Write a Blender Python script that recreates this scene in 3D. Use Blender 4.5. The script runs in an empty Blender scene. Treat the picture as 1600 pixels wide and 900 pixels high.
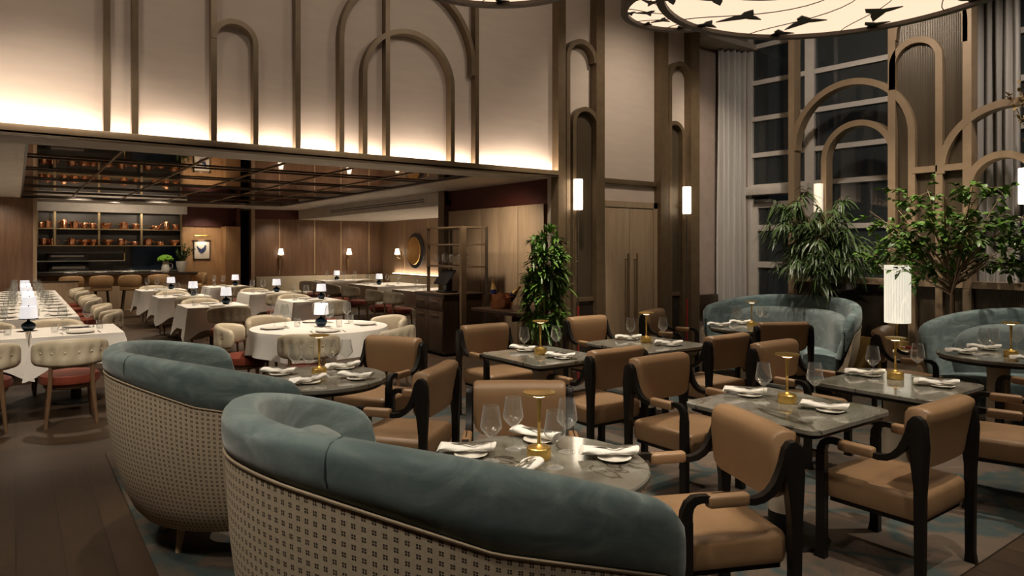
import bpy, bmesh, math, random
from mathutils import Vector, Matrix
PI = math.pi
R = math.radians
sc = bpy.context.scene
COL = sc.collection
rnd = random.Random(7)

# ------------------------------------------------------------------ materials
M = {}
def newmat(n):
    m = bpy.data.materials.new(n); m.use_nodes = True
    nt = m.node_tree; b = nt.nodes['Principled BSDF']
    M[n] = m
    return m, nt, b
def setp(b, col=None, rough=None, metal=None, spec=None, sheen=None, trans=None, ior=None, coat=None):
    if col: b.inputs['Base Color'].default_value = (*col, 1)
    if rough is not None: b.inputs['Roughness'].default_value = rough
    if metal is not None: b.inputs['Metallic'].default_value = metal
    if spec is not None: b.inputs['Specular IOR Level'].default_value = spec
    if sheen is not None: b.inputs['Sheen Weight'].default_value = sheen
    if trans is not None: b.inputs['Transmission Weight'].default_value = trans
    if ior is not None: b.inputs['IOR'].default_value = ior
    if coat is not None: b.inputs['Coat Weight'].default_value = coat
def N(nt, t, **k):
    n = nt.nodes.new(t)
    for a, v in k.items(): setattr(n, a, v)
    return n
def coords(nt, scale=(1, 1, 1), kind='Object'):
    tc = N(nt, 'ShaderNodeTexCoord'); mp = N(nt, 'ShaderNodeMapping')
    mp.inputs['Scale'].default_value = scale
    nt.links.new(tc.outputs[kind], mp.inputs['Vector'])
    return mp.outputs['Vector']
def ramp(nt, fac, stops):
    r = N(nt, 'ShaderNodeValToRGB'); e = r.color_ramp.elements
    while len(e) < len(stops): e.new(0.5)
    for q, (p, c) in zip(e, stops): q.position = p; q.color = (*c, 1)
    nt.links.new(fac, r.inputs['Fac'])
    return r.outputs['Color']
def noise(nt, vec, scale, detail=4, rough=.55, dist=0):
    n = N(nt, 'ShaderNodeTexNoise')
    n.inputs['Scale'].default_value = scale; n.inputs['Detail'].default_value = detail
    n.inputs['Roughness'].default_value = rough; n.inputs['Distortion'].default_value = dist
    if vec: nt.links.new(vec, n.inputs['Vector'])
    return n.outputs['Fac']
def bump(nt, b, fac, strength=.2, dist=.01):
    u = N(nt, 'ShaderNodeBump'); u.inputs['Strength'].default_value = strength; u.inputs['Distance'].default_value = dist
    nt.links.new(fac, u.inputs['Height']); nt.links.new(u.outputs['Normal'], b.inputs['Normal'])
def noisy(n, stops, scale, vscale=(1, 1, 1), rough=.5, metal=0, bs=0, bscale=None, dist=0, detail=4, **k):
    m, nt, b = newmat(n); setp(b, rough=rough, metal=metal, **k)
    v = coords(nt, vscale)
    nt.links.new(ramp(nt, noise(nt, v, scale, detail, .6, dist), stops), b.inputs['Base Color'])
    if bs: bump(nt, b, noise(nt, v, bscale or scale * 3), bs, .004)
    return m
def emit(n, col, s):
    m, nt, b = newmat(n); setp(b, col=col, rough=.6)
    b.inputs['Emission Color'].default_value = (*col, 1); b.inputs['Emission Strength'].default_value = s
    return m
def plain(n, col, rough=.5, metal=0, **k):
    lo = tuple(c * .9 for c in col); hi = tuple(min(1, c * 1.08) for c in col)
    return noisy(n, [(.3, lo), (.7, hi)], 6, rough=rough, metal=metal, **k)

noisy('velvet', [(.32, (.070, .118, .122)), (.48, (.105, .160, .163)), (.60, (.155, .215, .215)), (.72, (.25, .325, .32))], 4.2, (1, 1, 2.2), rough=.72, sheen=.35, dist=1.6, detail=8, bs=.06, bscale=120)
noisy('velvet_soft', [(.32, (.085, .115, .117)), (.55, (.125, .158, .158)), (.72, (.20, .24, .235))], 4.2, (1, 1, 2.2), rough=.75, sheen=.3, dist=1.2, detail=6)
noisy('tan_leather', [(.3, (.222, .132, .068)), (.7, (.280, .170, .089))], 5, rough=.42, bs=.10, bscale=220)
plain('piping_cord', (.40, .32, .22), .8)
plain('black_wood', (.009, .0075, .0065), .36, spec=.3)
noisy('cream_leather', [(.3, (.50, .43, .31)), (.7, (.58, .50, .37))], 5, rough=.45, bs=.05, bscale=120)
noisy('red_velvet', [(.3, (.13, .017, .004)), (.7, (.19, .028, .006))], 8, rough=.8, sheen=.05)
noisy('saddle_leather', [(.3, (.42, .25, .11)), (.7, (.50, .31, .15))], 6, rough=.5)
plain('brass', (.90, .62, .20), .30, 1)
plain('dark_brass', (.36, .26, .14), .35, .9)
noisy('bronze', [(.3, (.145, .098, .055)), (.7, (.185, .126, .072))], 9, rough=.42, metal=.35)
noisy('screen_bronze', [(.3, (.27, .19, .115)), (.7, (.32, .225, .14))], 9, rough=.45, metal=.2)
noisy('plaster', [(.3, (.57, .46, .385)), (.7, (.62, .50, .42))], 3, (1, 1, 5), rough=.7, bs=.12, bscale=14)
plain('mauve_paint', (.34, .26, .215), .8)
plain('white_paint', (.60, .55, .49), .8)
plain('grey_paint', (.40, .34, .28), .8)
plain('red_paint', (.075, .014, .009), .6)
noisy('oak', [(.25, (.34, .235, .145)), (.55, (.42, .30, .19)), (.8, (.47, .345, .225))], 4, (6, 6, .5), rough=.5, dist=.6)
noisy('warm_oak', [(.25, (.42, .23, .10)), (.55, (.52, .30, .14)), (.8, (.58, .35, .17))], 4, (6, 6, .5), rough=.5, dist=.6)
noisy('walnut', [(.25, (.13, .068, .038)), (.55, (.19, .105, .06)), (.8, (.25, .145, .088))], 3, (5, 5, .4), rough=.42, dist=.8)
noisy('pale_walnut', [(.25, (.25, .16, .10)), (.55, (.32, .215, .14)), (.8, (.38, .26, .175))], 3, (5, 5, .4), rough=.45, dist=.8)
noisy('dark_wood', [(.3, (.030, .018, .011)), (.7, (.055, .032, .02))], 4, (8, 8, 1), rough=.3)
noisy('leg_wood', [(.3, (.13, .075, .04)), (.7, (.19, .11, .06))], 5, (8, 8, 1), rough=.4)
noisy('pale_leg', [(.3, (.48, .33, .18)), (.7, (.56, .40, .24))], 5, (8, 8, 1), rough=.4)
noisy('linen', [(.3, (.70, .67, .62)), (.7, (.78, .75, .70))], 4, rough=.85, bs=.08, bscale=60)
plain('napkin_cotton', (.80, .78, .74), .85)
plain('porcelain', (.80, .77, .70), .2)
plain('navy_ceramic', (.010, .028, .05), .12)
plain('white_stoneware', (.66, .62, .54), .4)
plain('steel', (.52, .50, .46), .3, 1)
plain('dark_steel', (.10, .095, .085), .35, .8)
plain('copper', (.84, .43, .24), .25, 1)
plain('black_plastic', (.010, .010, .011), .25)
plain('white_frame', (.60, .54, .48), .5)
plain('beige_stone', (.62, .54, .42), .5)
plain('black_metal', (.012, .011, .010), .4, .4)
plain('navy_tile', (.012, .032, .065), .2)
plain('kitchen_black', (.045, .038, .028), .35)
plain('umber', (.06, .042, .028), .5)
plain('gold_leaf', (.55, .33, .10), .4, .7)
plain('slate', (.035, .037, .042), .6)
plain('paper', (.70, .62, .50), .7)
plain('ink_blue', (.02, .035, .10), .7)
plain('bark', (.27, .18, .11), .8)
plain('soil_pot', (.10, .085, .07), .6)
plain('red_lacquer', (.25, .03, .025), .35)
plain('mustard', (.36, .22, .06), .7)
plain('bottle_gold', (.62, .40, .14), .35, .8)
plain('bottle_blue', (.015, .02, .08), .2)
noisy('leaf', [(.3, (.045, .115, .014)), (.6, (.10, .20, .026)), (.8, (.19, .31, .05))], 2.5, rough=.4)
noisy('leaf_dark', [(.3, (.035, .065, .018)), (.6, (.06, .105, .03)), (.8, (.11, .16, .05))], 2.5, rough=.4)
noisy('leaf_dry', [(.3, (.17, .11, .03)), (.7, (.30, .20, .06))], 3, rough=.6)
noisy('hydrangea', [(.3, (.10, .28, .01)), (.7, (.26, .52, .05))], 40, rough=.7)
noisy('sheer', [(.3, (.42, .39, .36)), (.7, (.52, .48, .44))], 3, (14, 14, .4), rough=.9)
emit('shade_glow', (1.0, .92, .74), .95)
mt_ = M['shade_glow'].node_tree; tc_ = N(mt_, 'ShaderNodeTexCoord'); sp_ = N(mt_, 'ShaderNodeSeparateXYZ'); mt_.links.new(tc_.outputs['Object'], sp_.inputs[0])
an_ = N(mt_, 'ShaderNodeMath', operation='ARCTAN2'); mt_.links.new(sp_.outputs[1], an_.inputs[0]); mt_.links.new(sp_.outputs[0], an_.inputs[1])
an2 = N(mt_, 'ShaderNodeMath', operation='MULTIPLY'); an2.inputs[1].default_value = 30; mt_.links.new(an_.outputs[0], an2.inputs[0])
an3 = N(mt_, 'ShaderNodeMath', operation='SINE'); mt_.links.new(an2.outputs[0], an3.inputs[0])
an4 = N(mt_, 'ShaderNodeMapRange'); an4.inputs[1].default_value = -1; an4.inputs[3].default_value = .66; an4.inputs[4].default_value = .86; mt_.links.new(an3.outputs[0], an4.inputs[0]); mt_.links.new(an4.outputs[0], mt_.nodes['Principled BSDF'].inputs['Emission Strength'])  # light and dark of the pleats put into the glow strength
emit('lampshade_white', (.95, .92, .93), .7)
emit('sconce_glow', (1.0, .86, .66), 5)
emit('unlit_sconce_glow', (1.0, .86, .68), .45)  # faint glow put into the material of a shade that is not lit
emit('diffuser_glow', (.92, .70, .51), .95); M['diffuser_glow'].node_tree.nodes['Principled BSDF'].inputs['Base Color'].default_value = (.2, .16, .12, 1)
emit('led', (1.0, .80, .52), 9)
emit('small_shade', (1.0, .84, .64), 2.4)

m = bpy.data.materials.new('glass'); m.use_nodes = True; M['glass'] = m; nt = m.node_tree; nt.nodes.clear()
out = N(nt, 'ShaderNodeOutputMaterial'); ms = N(nt, 'ShaderNodeMixShader'); tr = N(nt, 'ShaderNodeBsdfTransparent'); gl = N(nt, 'ShaderNodeBsdfGlossy'); lw = N(nt, 'ShaderNodeLayerWeight')
gl.inputs['Roughness'].default_value = .02; lw.inputs['Blend'].default_value = .5; tr.inputs['Color'].default_value = (.97, .975, .97, 1)
rm = N(nt, 'ShaderNodeMapRange'); rm.inputs[1].default_value = .0; rm.inputs[3].default_value = .07; rm.inputs[4].default_value = .9
pw = N(nt, 'ShaderNodeMath', operation='POWER'); pw.inputs[1].default_value = 3.0
nt.links.new(lw.outputs['Facing'], pw.inputs[0]); nt.links.new(pw.outputs[0], rm.inputs[0]); nt.links.new(rm.outputs[0], ms.inputs[0])
nt.links.new(tr.outputs[0], ms.inputs[1]); nt.links.new(gl.outputs[0], ms.inputs[2])
df = N(nt, 'ShaderNodeBsdfDiffuse'); df.inputs['Color'].default_value = (.9, .9, .9, 1); m2 = N(nt, 'ShaderNodeMixShader'); m2.inputs[0].default_value = .35; nt.links.new(gl.outputs[0], m2.inputs[1]); nt.links.new(df.outputs[0], m2.inputs[2]); nt.links.new(m2.outputs[0], ms.inputs[2]); nt.links.new(ms.outputs[0], out.inputs[0])  # white diffuse at the edges stands in for bright refracted light
m, nt, b = newmat('pane'); setp(b, col=(.62, .70, .70), rough=0.0, trans=.95, ior=1.45)
# woven booth fabric: beige ground, little clusters of four dark stitches (uv in metres)
m, nt, b = newmat('woven'); setp(b, rough=.85)
uvn = N(nt, 'ShaderNodeUVMap'); sx = N(nt, 'ShaderNodeSeparateXYZ'); nt.links.new(uvn.outputs['UV'], sx.inputs['Vector'])
def math_(nt, op, a, bv=None):
    n = N(nt, 'ShaderNodeMath', operation=op)
    for i, v in enumerate((a, bv)):
        if v is None: continue
        if isinstance(v, (int, float)): n.inputs[i].default_value = v
        else: nt.links.new(v, n.inputs[i])
    return n.outputs[0]
def cell(nt, src, pitch, lo1, hi1, lo2, hi2):
    f = math_(nt, 'FRACT', math_(nt, 'MULTIPLY', src, 1 / pitch))
    a = math_(nt, 'MULTIPLY', math_(nt, 'GREATER_THAN', f, lo1), math_(nt, 'LESS_THAN', f, hi1))
    c = math_(nt, 'MULTIPLY', math_(nt, 'GREATER_THAN', f, lo2), math_(nt, 'LESS_THAN', f, hi2))
    return math_(nt, 'MAXIMUM', a, c)
stitch = math_(nt, 'MULTIPLY', cell(nt, sx.outputs[0], .0275, .27, .46, .51, .70), cell(nt, sx.outputs[1], .0275, .25, .47, .52, .74))
mx = N(nt, 'ShaderNodeMix', data_type='RGBA')
nt.links.new(stitch, mx.inputs[0])
nt.links.new(ramp(nt, noise(nt, coords(nt, (1, 1, 1)), 90), [(.3, (.52, .43, .31)), (.7, (.62, .52, .39))]), mx.inputs[6])
mx.inputs[7].default_value = (.05, .035, .025, 1)
nt.links.new(mx.outputs[2], b.inputs['Base Color'])
bump(nt, b, noise(nt, coords(nt), 260), .3, .002)
# grey-green marble
m, nt, b = newmat('marble'); setp(b, rough=.09, spec=.55)
v = coords(nt)
oi = N(nt, 'ShaderNodeObjectInfo')
ad = N(nt, 'ShaderNodeVectorMath', operation='ADD'); nt.links.new(v, ad.inputs[0])
cmb = N(nt, 'ShaderNodeCombineXYZ'); nt.links.new(math_(nt, 'MULTIPLY', oi.outputs['Random'], 30.), cmb.inputs[0])
nt.links.new(cmb.outputs[0], ad.inputs[1]); v = ad.outputs[0]
base = ramp(nt, noise(nt, v, 2.4, 6, .6, 1.8), [(.25, (.10, .084, .062)), (.45, (.165, .155, .128)), (.6, (.20, .195, .168)), (.75, (.29, .285, .25))])
wv = math_(nt, 'ABSOLUTE', math_(nt, 'SUBTRACT', noise(nt, v, 1.35, 4, .5, 1.3), .5))
vein = ramp(nt, wv, [(0, (.08, .06, .05)), (.003, (.3, .24, .18)), (.012, (1, 1, 1))])
mm = N(nt, 'ShaderNodeMix', data_type='RGBA', blend_type='MULTIPLY'); mm.inputs[0].default_value = .85
nt.links.new(base, mm.inputs[6]); nt.links.new(vein, mm.inputs[7]); nt.links.new(mm.outputs[2], b.inputs['Base Color'])
# plank floor
def planks(name, sw):
    m, nt, b = newmat(name); setp(b, rough=.42)
    v = coords(nt)
    if sw:
        s0 = N(nt, 'ShaderNodeSeparateXYZ'); nt.links.new(v, s0.inputs[0]); c0 = N(nt, 'ShaderNodeCombineXYZ'); nt.links.new(s0.outputs[1], c0.inputs[0]); nt.links.new(s0.outputs[0], c0.inputs[1]); v = c0.outputs[0]
    br = N(nt, 'ShaderNodeTexBrick'); br.inputs['Scale'].default_value = 1
    for k_, v_ in (('Mortar Size', .004), ('Brick Width', 2.2), ('Row Height', .21), ('Bias', 0)): br.inputs[k_].default_value = v_
    br.inputs['Color1'].default_value = (.044, .027, .0155, 1); br.inputs['Color2'].default_value = (.064, .040, .0235, 1); br.inputs['Mortar'].default_value = (.02, .012, .007, 1)
    nt.links.new(v, br.inputs['Vector'])
    mm = N(nt, 'ShaderNodeMix', data_type='RGBA', blend_type='MULTIPLY'); mm.inputs[0].default_value = .8
    nt.links.new(br.outputs['Color'], mm.inputs[6])
    nt.links.new(ramp(nt, noise(nt, coords(nt, (9, .8, 1) if sw else (.8, 9, 1)), 5, 6, .6, .5), [(.3, (.62, .6, .58)), (.7, (1, 1, 1))]), mm.inputs[7])
    nt.links.new(mm.outputs[2], b.inputs['Base Color'])
planks('planks', False); planks('planks_long', True)
# rug
m, nt, b = newmat('rug_wool'); setp(b, rough=.95)
v = coords(nt, (1, 1, 1))
vo = N(nt, 'ShaderNodeTexVoronoi', feature='DISTANCE_TO_EDGE'); vo.inputs['Scale'].default_value = 1.7
nv = N(nt, 'ShaderNodeTexNoise'); nv.inputs['Scale'].default_value = 1.6; nv.inputs['Detail'].default_value = 3; nt.links.new(v, nv.inputs['Vector'])
ad = N(nt, 'ShaderNodeVectorMath', operation='ADD'); nt.links.new(v, ad.inputs[0])
sv = N(nt, 'ShaderNodeVectorMath', operation='SCALE'); sv.inputs['Scale'].default_value = .7; nt.links.new(nv.outputs['Color'], sv.inputs[0]); nt.links.new(sv.outputs[0], ad.inputs[1])
nt.links.new(ad.outputs[0], vo.inputs['Vector'])
band = ramp(nt, vo.outputs['Distance'], [(.0, (.030, .050, .053)), (.035, (.045, .054, .050)), (.085, (.088, .066, .050))])
patch = ramp(nt, noise(nt, v, 3.4, 6, .7, 1.2), [(.33, (.5, .75, .85)), (.46, (.95, .95, .92)), (.58, (1.1, 1.0, .92)), (.70, (1.7, 1.6, 1.45))])
mm = N(nt, 'ShaderNodeMix', data_type='RGBA', blend_type='MULTIPLY'); mm.inputs[0].default_value = 1
nt.links.new(band, mm.inputs[6]); nt.links.new(patch, mm.inputs[7]); nt.links.new(mm.outputs[2], b.inputs['Base Color'])
bump(nt, b, noise(nt, v, 300), .4, .004)
# fluted smoked glass, seen as ribbed bronze
m, nt, b = newmat('fluted'); setp(b, col=(.085, .062, .038), rough=.34, metal=.25, spec=.5)
wv = N(nt, 'ShaderNodeTexWave', wave_type='BANDS', bands_direction='DIAGONAL'); wv.inputs['Scale'].default_value = 34
nt.links.new(coords(nt, (1, 1, 0)), wv.inputs['Vector']); bump(nt, b, wv.outputs['Fac'], .5, .004)
m, nt, b = newmat('smoked'); setp(b, col=(.03, .024, .017), rough=.06, spec=.6)
m, nt, b = newmat('mirror'); setp(b, col=(.40, .30, .23), rough=.03, metal=1)

# ------------------------------------------------------------------ mesh building
class B:
    def __init__(s): s.bm = bmesh.new()
    def box(s, x0, x1, y0, y1, z0, z1, bev=0, mat=None):
        v = bmesh.ops.create_cube(s.bm, size=1)['verts']
        for q in v: q.co = Vector((x0 + (q.co.x + .5) * (x1 - x0), y0 + (q.co.y + .5) * (y1 - y0), z0 + (q.co.z + .5) * (z1 - z0)))
        if mat:
            for q in v: q.co = mat @ q.co
        if bev:
            es = list({e for q in v for e in q.link_edges})
            bmesh.ops.bevel(s.bm, geom=es, offset=bev, segments=2, affect='EDGES', profile=.5)
        return s
    def loft(s, rings, close=True, caps=True, loop=False, uv=None):
        vs = [[s.bm.verts.new(p) for p in r] for r in rings]
        n = len(vs[0]); L = len(vs)
        for i in range(L if loop else L - 1):
            a, b_ = vs[i], vs[(i + 1) % L]
            for j in range(n if close else n - 1):
                k = (j + 1) % n
                try:
                    f = s.bm.faces.new((a[j], a[k], b_[k], b_[j]))
                    if uv:
                        ul = s.bm.loops.layers.uv.verify()
                        for lp, (ii, jj) in zip(f.loops, ((i, j), (i, j + 1), (i + 1, j + 1), (i + 1, j))): lp[ul].uv = uv(ii, jj)
                except ValueError: pass
        if caps and not loop:
            for r in (vs[0], vs[-1]):
                if len(r) > 2:
                    try: s.bm.faces.new(r)
                    except ValueError: pass
        return s
    def lathe(s, prof, seg=24, c=(0, 0, 0), caps=True, mat=None, wob=None):
        rings = []
        for (r, z) in prof:
            ring = []
            for i in range(seg):
                a = 2 * PI * i / seg; rr = r * (wob(a) if wob else 1)
                p = Vector((c[0] + rr * math.cos(a), c[1] + rr * math.sin(a), c[2] + z)); ring.append(mat @ p if mat else p)
            rings.append(ring)
        return s.loft(rings, caps=caps)
    def tube(s, pts, rad, seg=8):
        pts = [Vector(p) for p in pts]; rings = []; up = None
        for i, p in enumerate(pts):
            t = (pts[min(i + 1, len(pts) - 1)] - pts[max(i - 1, 0)]).normalized()
            if up is None: up = Vector((0, 0, 1)) if abs(t.z) < .9 else Vector((1, 0, 0))
            sd = t.cross(up).normalized(); up = sd.cross(t).normalized()
            r = rad[i] if isinstance(rad, (list, tuple)) else rad
            rings.append([p + sd * (r * math.cos(2 * PI * j / seg)) + up * (r * math.sin(2 * PI * j / seg)) for j in range(seg)])
        return s.loft(rings)
    def bar(s, pts, w, d, nrm):
        """rectangular bar along a path lying in the plane with normal nrm; w in the plane, d along nrm"""
        pts = [Vector(p) for p in pts]; nrm = Vector(nrm).normalized(); rings = []
        for i, p in enumerate(pts):
            t1 = (pts[min(i + 1, len(pts) - 1)] - p); t0 = (p - pts[max(i - 1, 0)])
            if t1.length < 1e-6: t1 = t0
            if t0.length < 1e-6: t0 = t1
            t0.normalize(); t1.normalize(); t = (t0 + t1).normalized()
            sd = t.cross(nrm).normalized(); k = 1 / max(.5, t.dot(t1))
            ww = w[i] if isinstance(w, (list, tuple)) else w
            rings.append([p + sd * (a * ww / 2 * k) + nrm * (b_ * d / 2) for a, b_ in ((-1, -1), (1, -1), (1, 1), (-1, 1))])
        return s.loft(rings)
    def prism(s, poly, f0, f1, bev=0):
        a = [s.bm.verts.new(f0(*p)) for p in poly]; c = [s.bm.verts.new(f1(*p)) for p in poly]; n = len(poly)
        fs = [s.bm.faces.new(a), s.bm.faces.new(c[::-1])]
        for i in range(n): fs.append(s.bm.faces.new((a[i], a[(i + 1) % n], c[(i + 1) % n], c[i])))
        if bev:
            es = list({e for e in fs[0].edges} | {e for e in fs[1].edges})
            bmesh.ops.bevel(s.bm, geom=es, offset=bev, segments=2, affect='EDGES', profile=.5)
        return s
    def cushion(s, x0, x1, y0, y1, z0, z1, r=.03, dome=.015, corner=.05, n=8):
        def rr(ins, z):
            o = []; cr = max(.004, corner - ins * .5)
            for q, (sx_, sy_) in enumerate(((1, 1), (-1, 1), (-1, -1), (1, -1))):
                cx = (x1 - ins - cr) if sx_ > 0 else (x0 + ins + cr); cy = (y1 - ins - cr) if sy_ > 0 else (y0 + ins + cr)
                for i in range(n):
                    a = q * PI / 2 + PI / 2 * i / (n - 1); o.append(Vector((cx + cr * math.cos(a), cy + cr * math.sin(a), z)))
            return o
        rings = [rr(r * .7, z0), rr(r * .2, z0 + r * .3), rr(0, z0 + r)]
        for i in range(6):
            a = PI / 2 * i / 5; rings.append(rr(r * (1 - math.cos(a)), z1 - r + r * math.sin(a)))
        w = min(x1 - x0, y1 - y0) / 2
        for t in (.25, .5, .75, .95): rings.append(rr(r + (w - r) * t, z1 + dome * (1 - (1 - t) ** 2)))
        return s.loft(rings)
    def ball(s, c, r, sz=1, seg=12):
        pr = [(r * math.sin(PI * i / 8), -r * sz * math.cos(PI * i / 8)) for i in range(9)]
        pr[0] = (.0005, pr[0][1]); pr[-1] = (.0005, pr[-1][1])
        return s.lathe(pr, seg, c)
    def build(s, name, mat, parent=None, smooth=35, solid=0):
        bmesh.ops.recalc_face_normals(s.bm, faces=s.bm.faces)
        if smooth:
            lim = R(smooth)
            for f in s.bm.faces: f.smooth = True
            for e in s.bm.edges:
                if len(e.link_faces) == 2 and e.calc_face_angle(0) > lim: e.smooth = False
        me = bpy.data.meshes.new(name); s.bm.to_mesh(me); s.bm.free()
        me.materials.append(M[mat]); o = bpy.data.objects.new(name, me); COL.objects.link(o)
        if parent: o.parent = parent
        if solid:
            md = o.modifiers.new('s', 'SOLIDIFY'); md.thickness = solid; md.offset = -1
        return o

LABELS = {}
def tag(o, label, cat, group=None):
    o['label'] = label; o['category'] = cat
    if group: o['group'] = group
    LABELS.setdefault(label, []).append(o.name)
    return o
def thing(name, label, cat, loc=(0, 0, 0), rz=0, group=None):
    o = bpy.data.objects.new(name, None); COL.objects.link(o); o.empty_display_size = .1
    o.location = loc; o.rotation_euler = (0, 0, rz)
    return tag(o, label, cat, group)
def struct(o): o['kind'] = 'structure'; return o
KIDS = {}
def kids(o): return [c for c in o.children]
def dup(root, loc, rz, label, group=None, scale=None, done=True):
    r = root.copy(); COL.objects.link(r); r.location = loc; r.rotation_euler = (0, 0, rz)
    if scale: r.scale = (scale,) * 3
    ch = KIDS.setdefault(root.name, kids(root))
    for c0 in ch:
        c = c0.copy(); COL.objects.link(c); c.parent = r
        for g0 in KIDS.setdefault(c0.name, kids(c0)):
            g = g0.copy(); COL.objects.link(g); g.parent = c
    r['label'] = label; LABELS.setdefault(label, []).append(r.name)
    if group: r['group'] = group
    return r
class Kind:
    """first use places the original, later uses copy it with its parts"""
    def __init__(s, maker): s.mk = maker; s.o = None
    def put(s, loc, rz, label, group=None, scale=None):
        if s.o is None:
            s.o = s.mk(label, group); s.o.location = loc; s.o.rotation_euler = (0, 0, rz)
            if scale: s.o.scale = (scale,) * 3
            return s.o
        return dup(s.o, loc, rz, label, group, scale or 1)
def face(dx, dy): return math.atan2(dy, dx) - PI / 2      # rotation that turns local +Y towards (dx,dy)
def arcp(c, r, a0, a1, n, f): return [f(c[0] + r * math.cos(R(a0 + (a1 - a0) * i / n)), c[1] + r * math.sin(R(a0 + (a1 - a0) * i / n))) for i in range(n + 1)]

# ------------------------------------------------------------------ setting
YW = 6.58
struct(B().box(-3.6, 10.2, -3.2, 6.12, -.1, 0).build('floor', 'planks_long'))
struct(B().box(-3.6, 10.2, 6.12, 22, -.1, 0).build('floor_dining', 'planks'))
rug = tag(B().box(.58, 9.1, 1.45, 6.35, .001, .012, .004).build('rug', 'rug_wool'), 'large taupe and teal patterned rug under the lounge tables', 'rug')
struct(B().box(-3.6, 10.2, -3.2, YW + .5, 5.2, 5.3).build('ceiling', 'grey_paint'))
# facade above the dining room opening
struct(B().box(-3.6, 5.42, YW, YW + .12, 2.56, 5.2).build('wall_back', 'plaster'))
struct(B().box(5.42, 8.12, YW, YW + .12, 0, 5.2).build('wall_back_right', 'plaster'))
struct(B().box(8.02, 8.12, YW + .12, YW + .2, 0, 5.2).build('wall_return', 'mauve_paint'))
struct(B().box(8.02, 10.2, YW + .15, YW + .23, 0, 5.2).build('wall_recess', 'mauve_paint'))
struct(B().box(-3.6, -3.5, -3.2, 20.5, 0, 5.2).build('wall_left', 'mauve_paint'))
struct(B().box(-3.6, 10.2, -3.3, -3.2, 0, 5.2).build('wall_front', 'mauve_paint'))
struct(B().box(-3.5, 5.42, YW, YW + .52, 2.535, 2.56).build('trim_1', 'white_paint'))     # underside of the beam
struct(B().box(-3.5, 5.42, YW + .40, YW + .52, 2.56, 2.80).build('trim_2', 'white_paint'))
struct(B().box(-3.5, 5.40, YW - .13, YW - .10, 2.53, 2.605, .004).box(-3.5, 5.40, YW - .13, YW, 2.53, 2.55).build('trim_3', 'bronze'))
struct(B().box(8.1, 9.4, YW - .25, YW + .42, 4.72, 4.8).build('trim_4', 'grey_paint'))
struct(B().box(8.10, 8.72, YW + .03, YW + .15, .70, .95, .01).build('trim_93', 'dark_wood'))
# dining room ceiling with a tinted mirror
CZ = 2.735
c = B(); c.box(-3.5, .08, YW + .4, 22, CZ, CZ + .08); c.box(.08, 5.62, YW + .4, 8.7, CZ, CZ + .08); c.box(.08, 5.62, 18.1, 22, CZ, CZ + .08); c.box(5.62, 9.4, YW + .4, 22, CZ, CZ + .08)
struct(c.build('ceiling_dining', 'white_paint'))
t = thing('ceiling_mirror', 'dark tinted mirror with bronze strips set in the dining room ceiling', 'mirror', (2.85, 13.4, CZ + .03))
B().box(-2.8, 2.8, -4.75, 4.75, 0, .02).build('mirror_panel', 'mirror', t)
for fr in ((-2.8, -2.74, -4.75, 4.75), (2.74, 2.8, -4.75, 4.75), (-2.8, 2.8, -4.75, -4.69), (-2.8, 2.8, 4.69, 4.75)):
    B().box(*fr, -.014, 0).build('mirror_frame', 'umber', t)
for x in (-1.87, -.93, 0, .93, 1.87): B().box(x - .010, x + .010, -4.7, 4.7, -.014, 0).build('bronze_strip', 'dark_brass', t)
for y in (-3.5, -3.2, -1.9, -1.6, -.3, 0, 1.3, 1.6, 2.9, 3.2, 4.2):
    B().box(-2.74, 2.74, y - .013, y + .013, -.012, 0).build('cross_bar', 'umber', t)
# bulkhead and low ceiling over the bench seats on the right
struct(B().box(6.64, 9.3, 11.2, 19.6, 2.47, 2.56).build('ceiling_low', 'white_paint'))
struct(B().box(6.58, 6.64, 11.2, 19.6, 2.47, CZ).build('trim_5', 'white_paint'))
t = thing('air_vent', 'long slotted air vent in the pale bulkhead', 'vent', (6.575, 14.5, 2.6))
B().box(-.012, .004, -2.6, 2.6, -.05, .05, .003).build('vent_frame', 'white_paint', t)
for z in (-.025, .02): B().box(-.016, -.010, -2.5, 2.5, z - .008, z + .008).build('vent_slot', 'slate', t)
struct(B().box(-3.5, .3, 18.0, 18.2, 0, CZ).build('wall_panel', 'walnut'))
struct(B().box(.30, .37, 17.98, 18.2, .0, CZ).build('trim_6', 'oak'))
struct(B().box(.3, 3.55, 20.3, 20.4, 0, CZ).build('wall_kitchen', 'kitchen_black'))
struct(B().box(3.5, 4.5, 19.5, 19.6, 0, 2.23).build('wall_oak', 'warm_oak'))
struct(B().box(4.47, 4.85, 19.0, 19.6, 0, 2.23).build('wall_oak_return', 'warm_oak'))
struct(B().box(3.5, 4.85, 19.45, 19.6, 2.23, CZ).build('trim_7', 'red_paint'))
struct(B().box(3.4, 8.0, 20.6, 20.7, 0, CZ).build('wall_passage', 'kitchen_black'))
struct(B().box(4.80, 4.90, 19.2, 19.6, 0, CZ).build('trim_8', 'red_paint'))
struct(B().box(5.22, 5.32, 19.35, 19.6, 0, CZ).build('trim_9', 'oak'))
struct(B().box(5.3, 9.3, 19.5, 19.6, .86, 2.47).build('wall_far', 'walnut'))
struct(B().box(5.3, 6.64, 19.5, 19.6, 2.47, CZ).build('trim_10', 'red_paint'))
struct(B().box(9.2, 9.3, 11.2, 19.6, 0, 2.47).build('wall_right', 'pale_walnut'))
struct(B().box(6.75, 9.3, 11.2, 11.3, 0, CZ).build('wall_bench_end', 'pale_walnut'))
k = 11
for x in (6.03, 7.05, 7.85, 8.75):
    struct(B().box(x - .012, x + .012, 19.485, 19.5, .9, 2.47).build('trim_%d' % k, 'pale_leg')); k += 1
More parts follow.
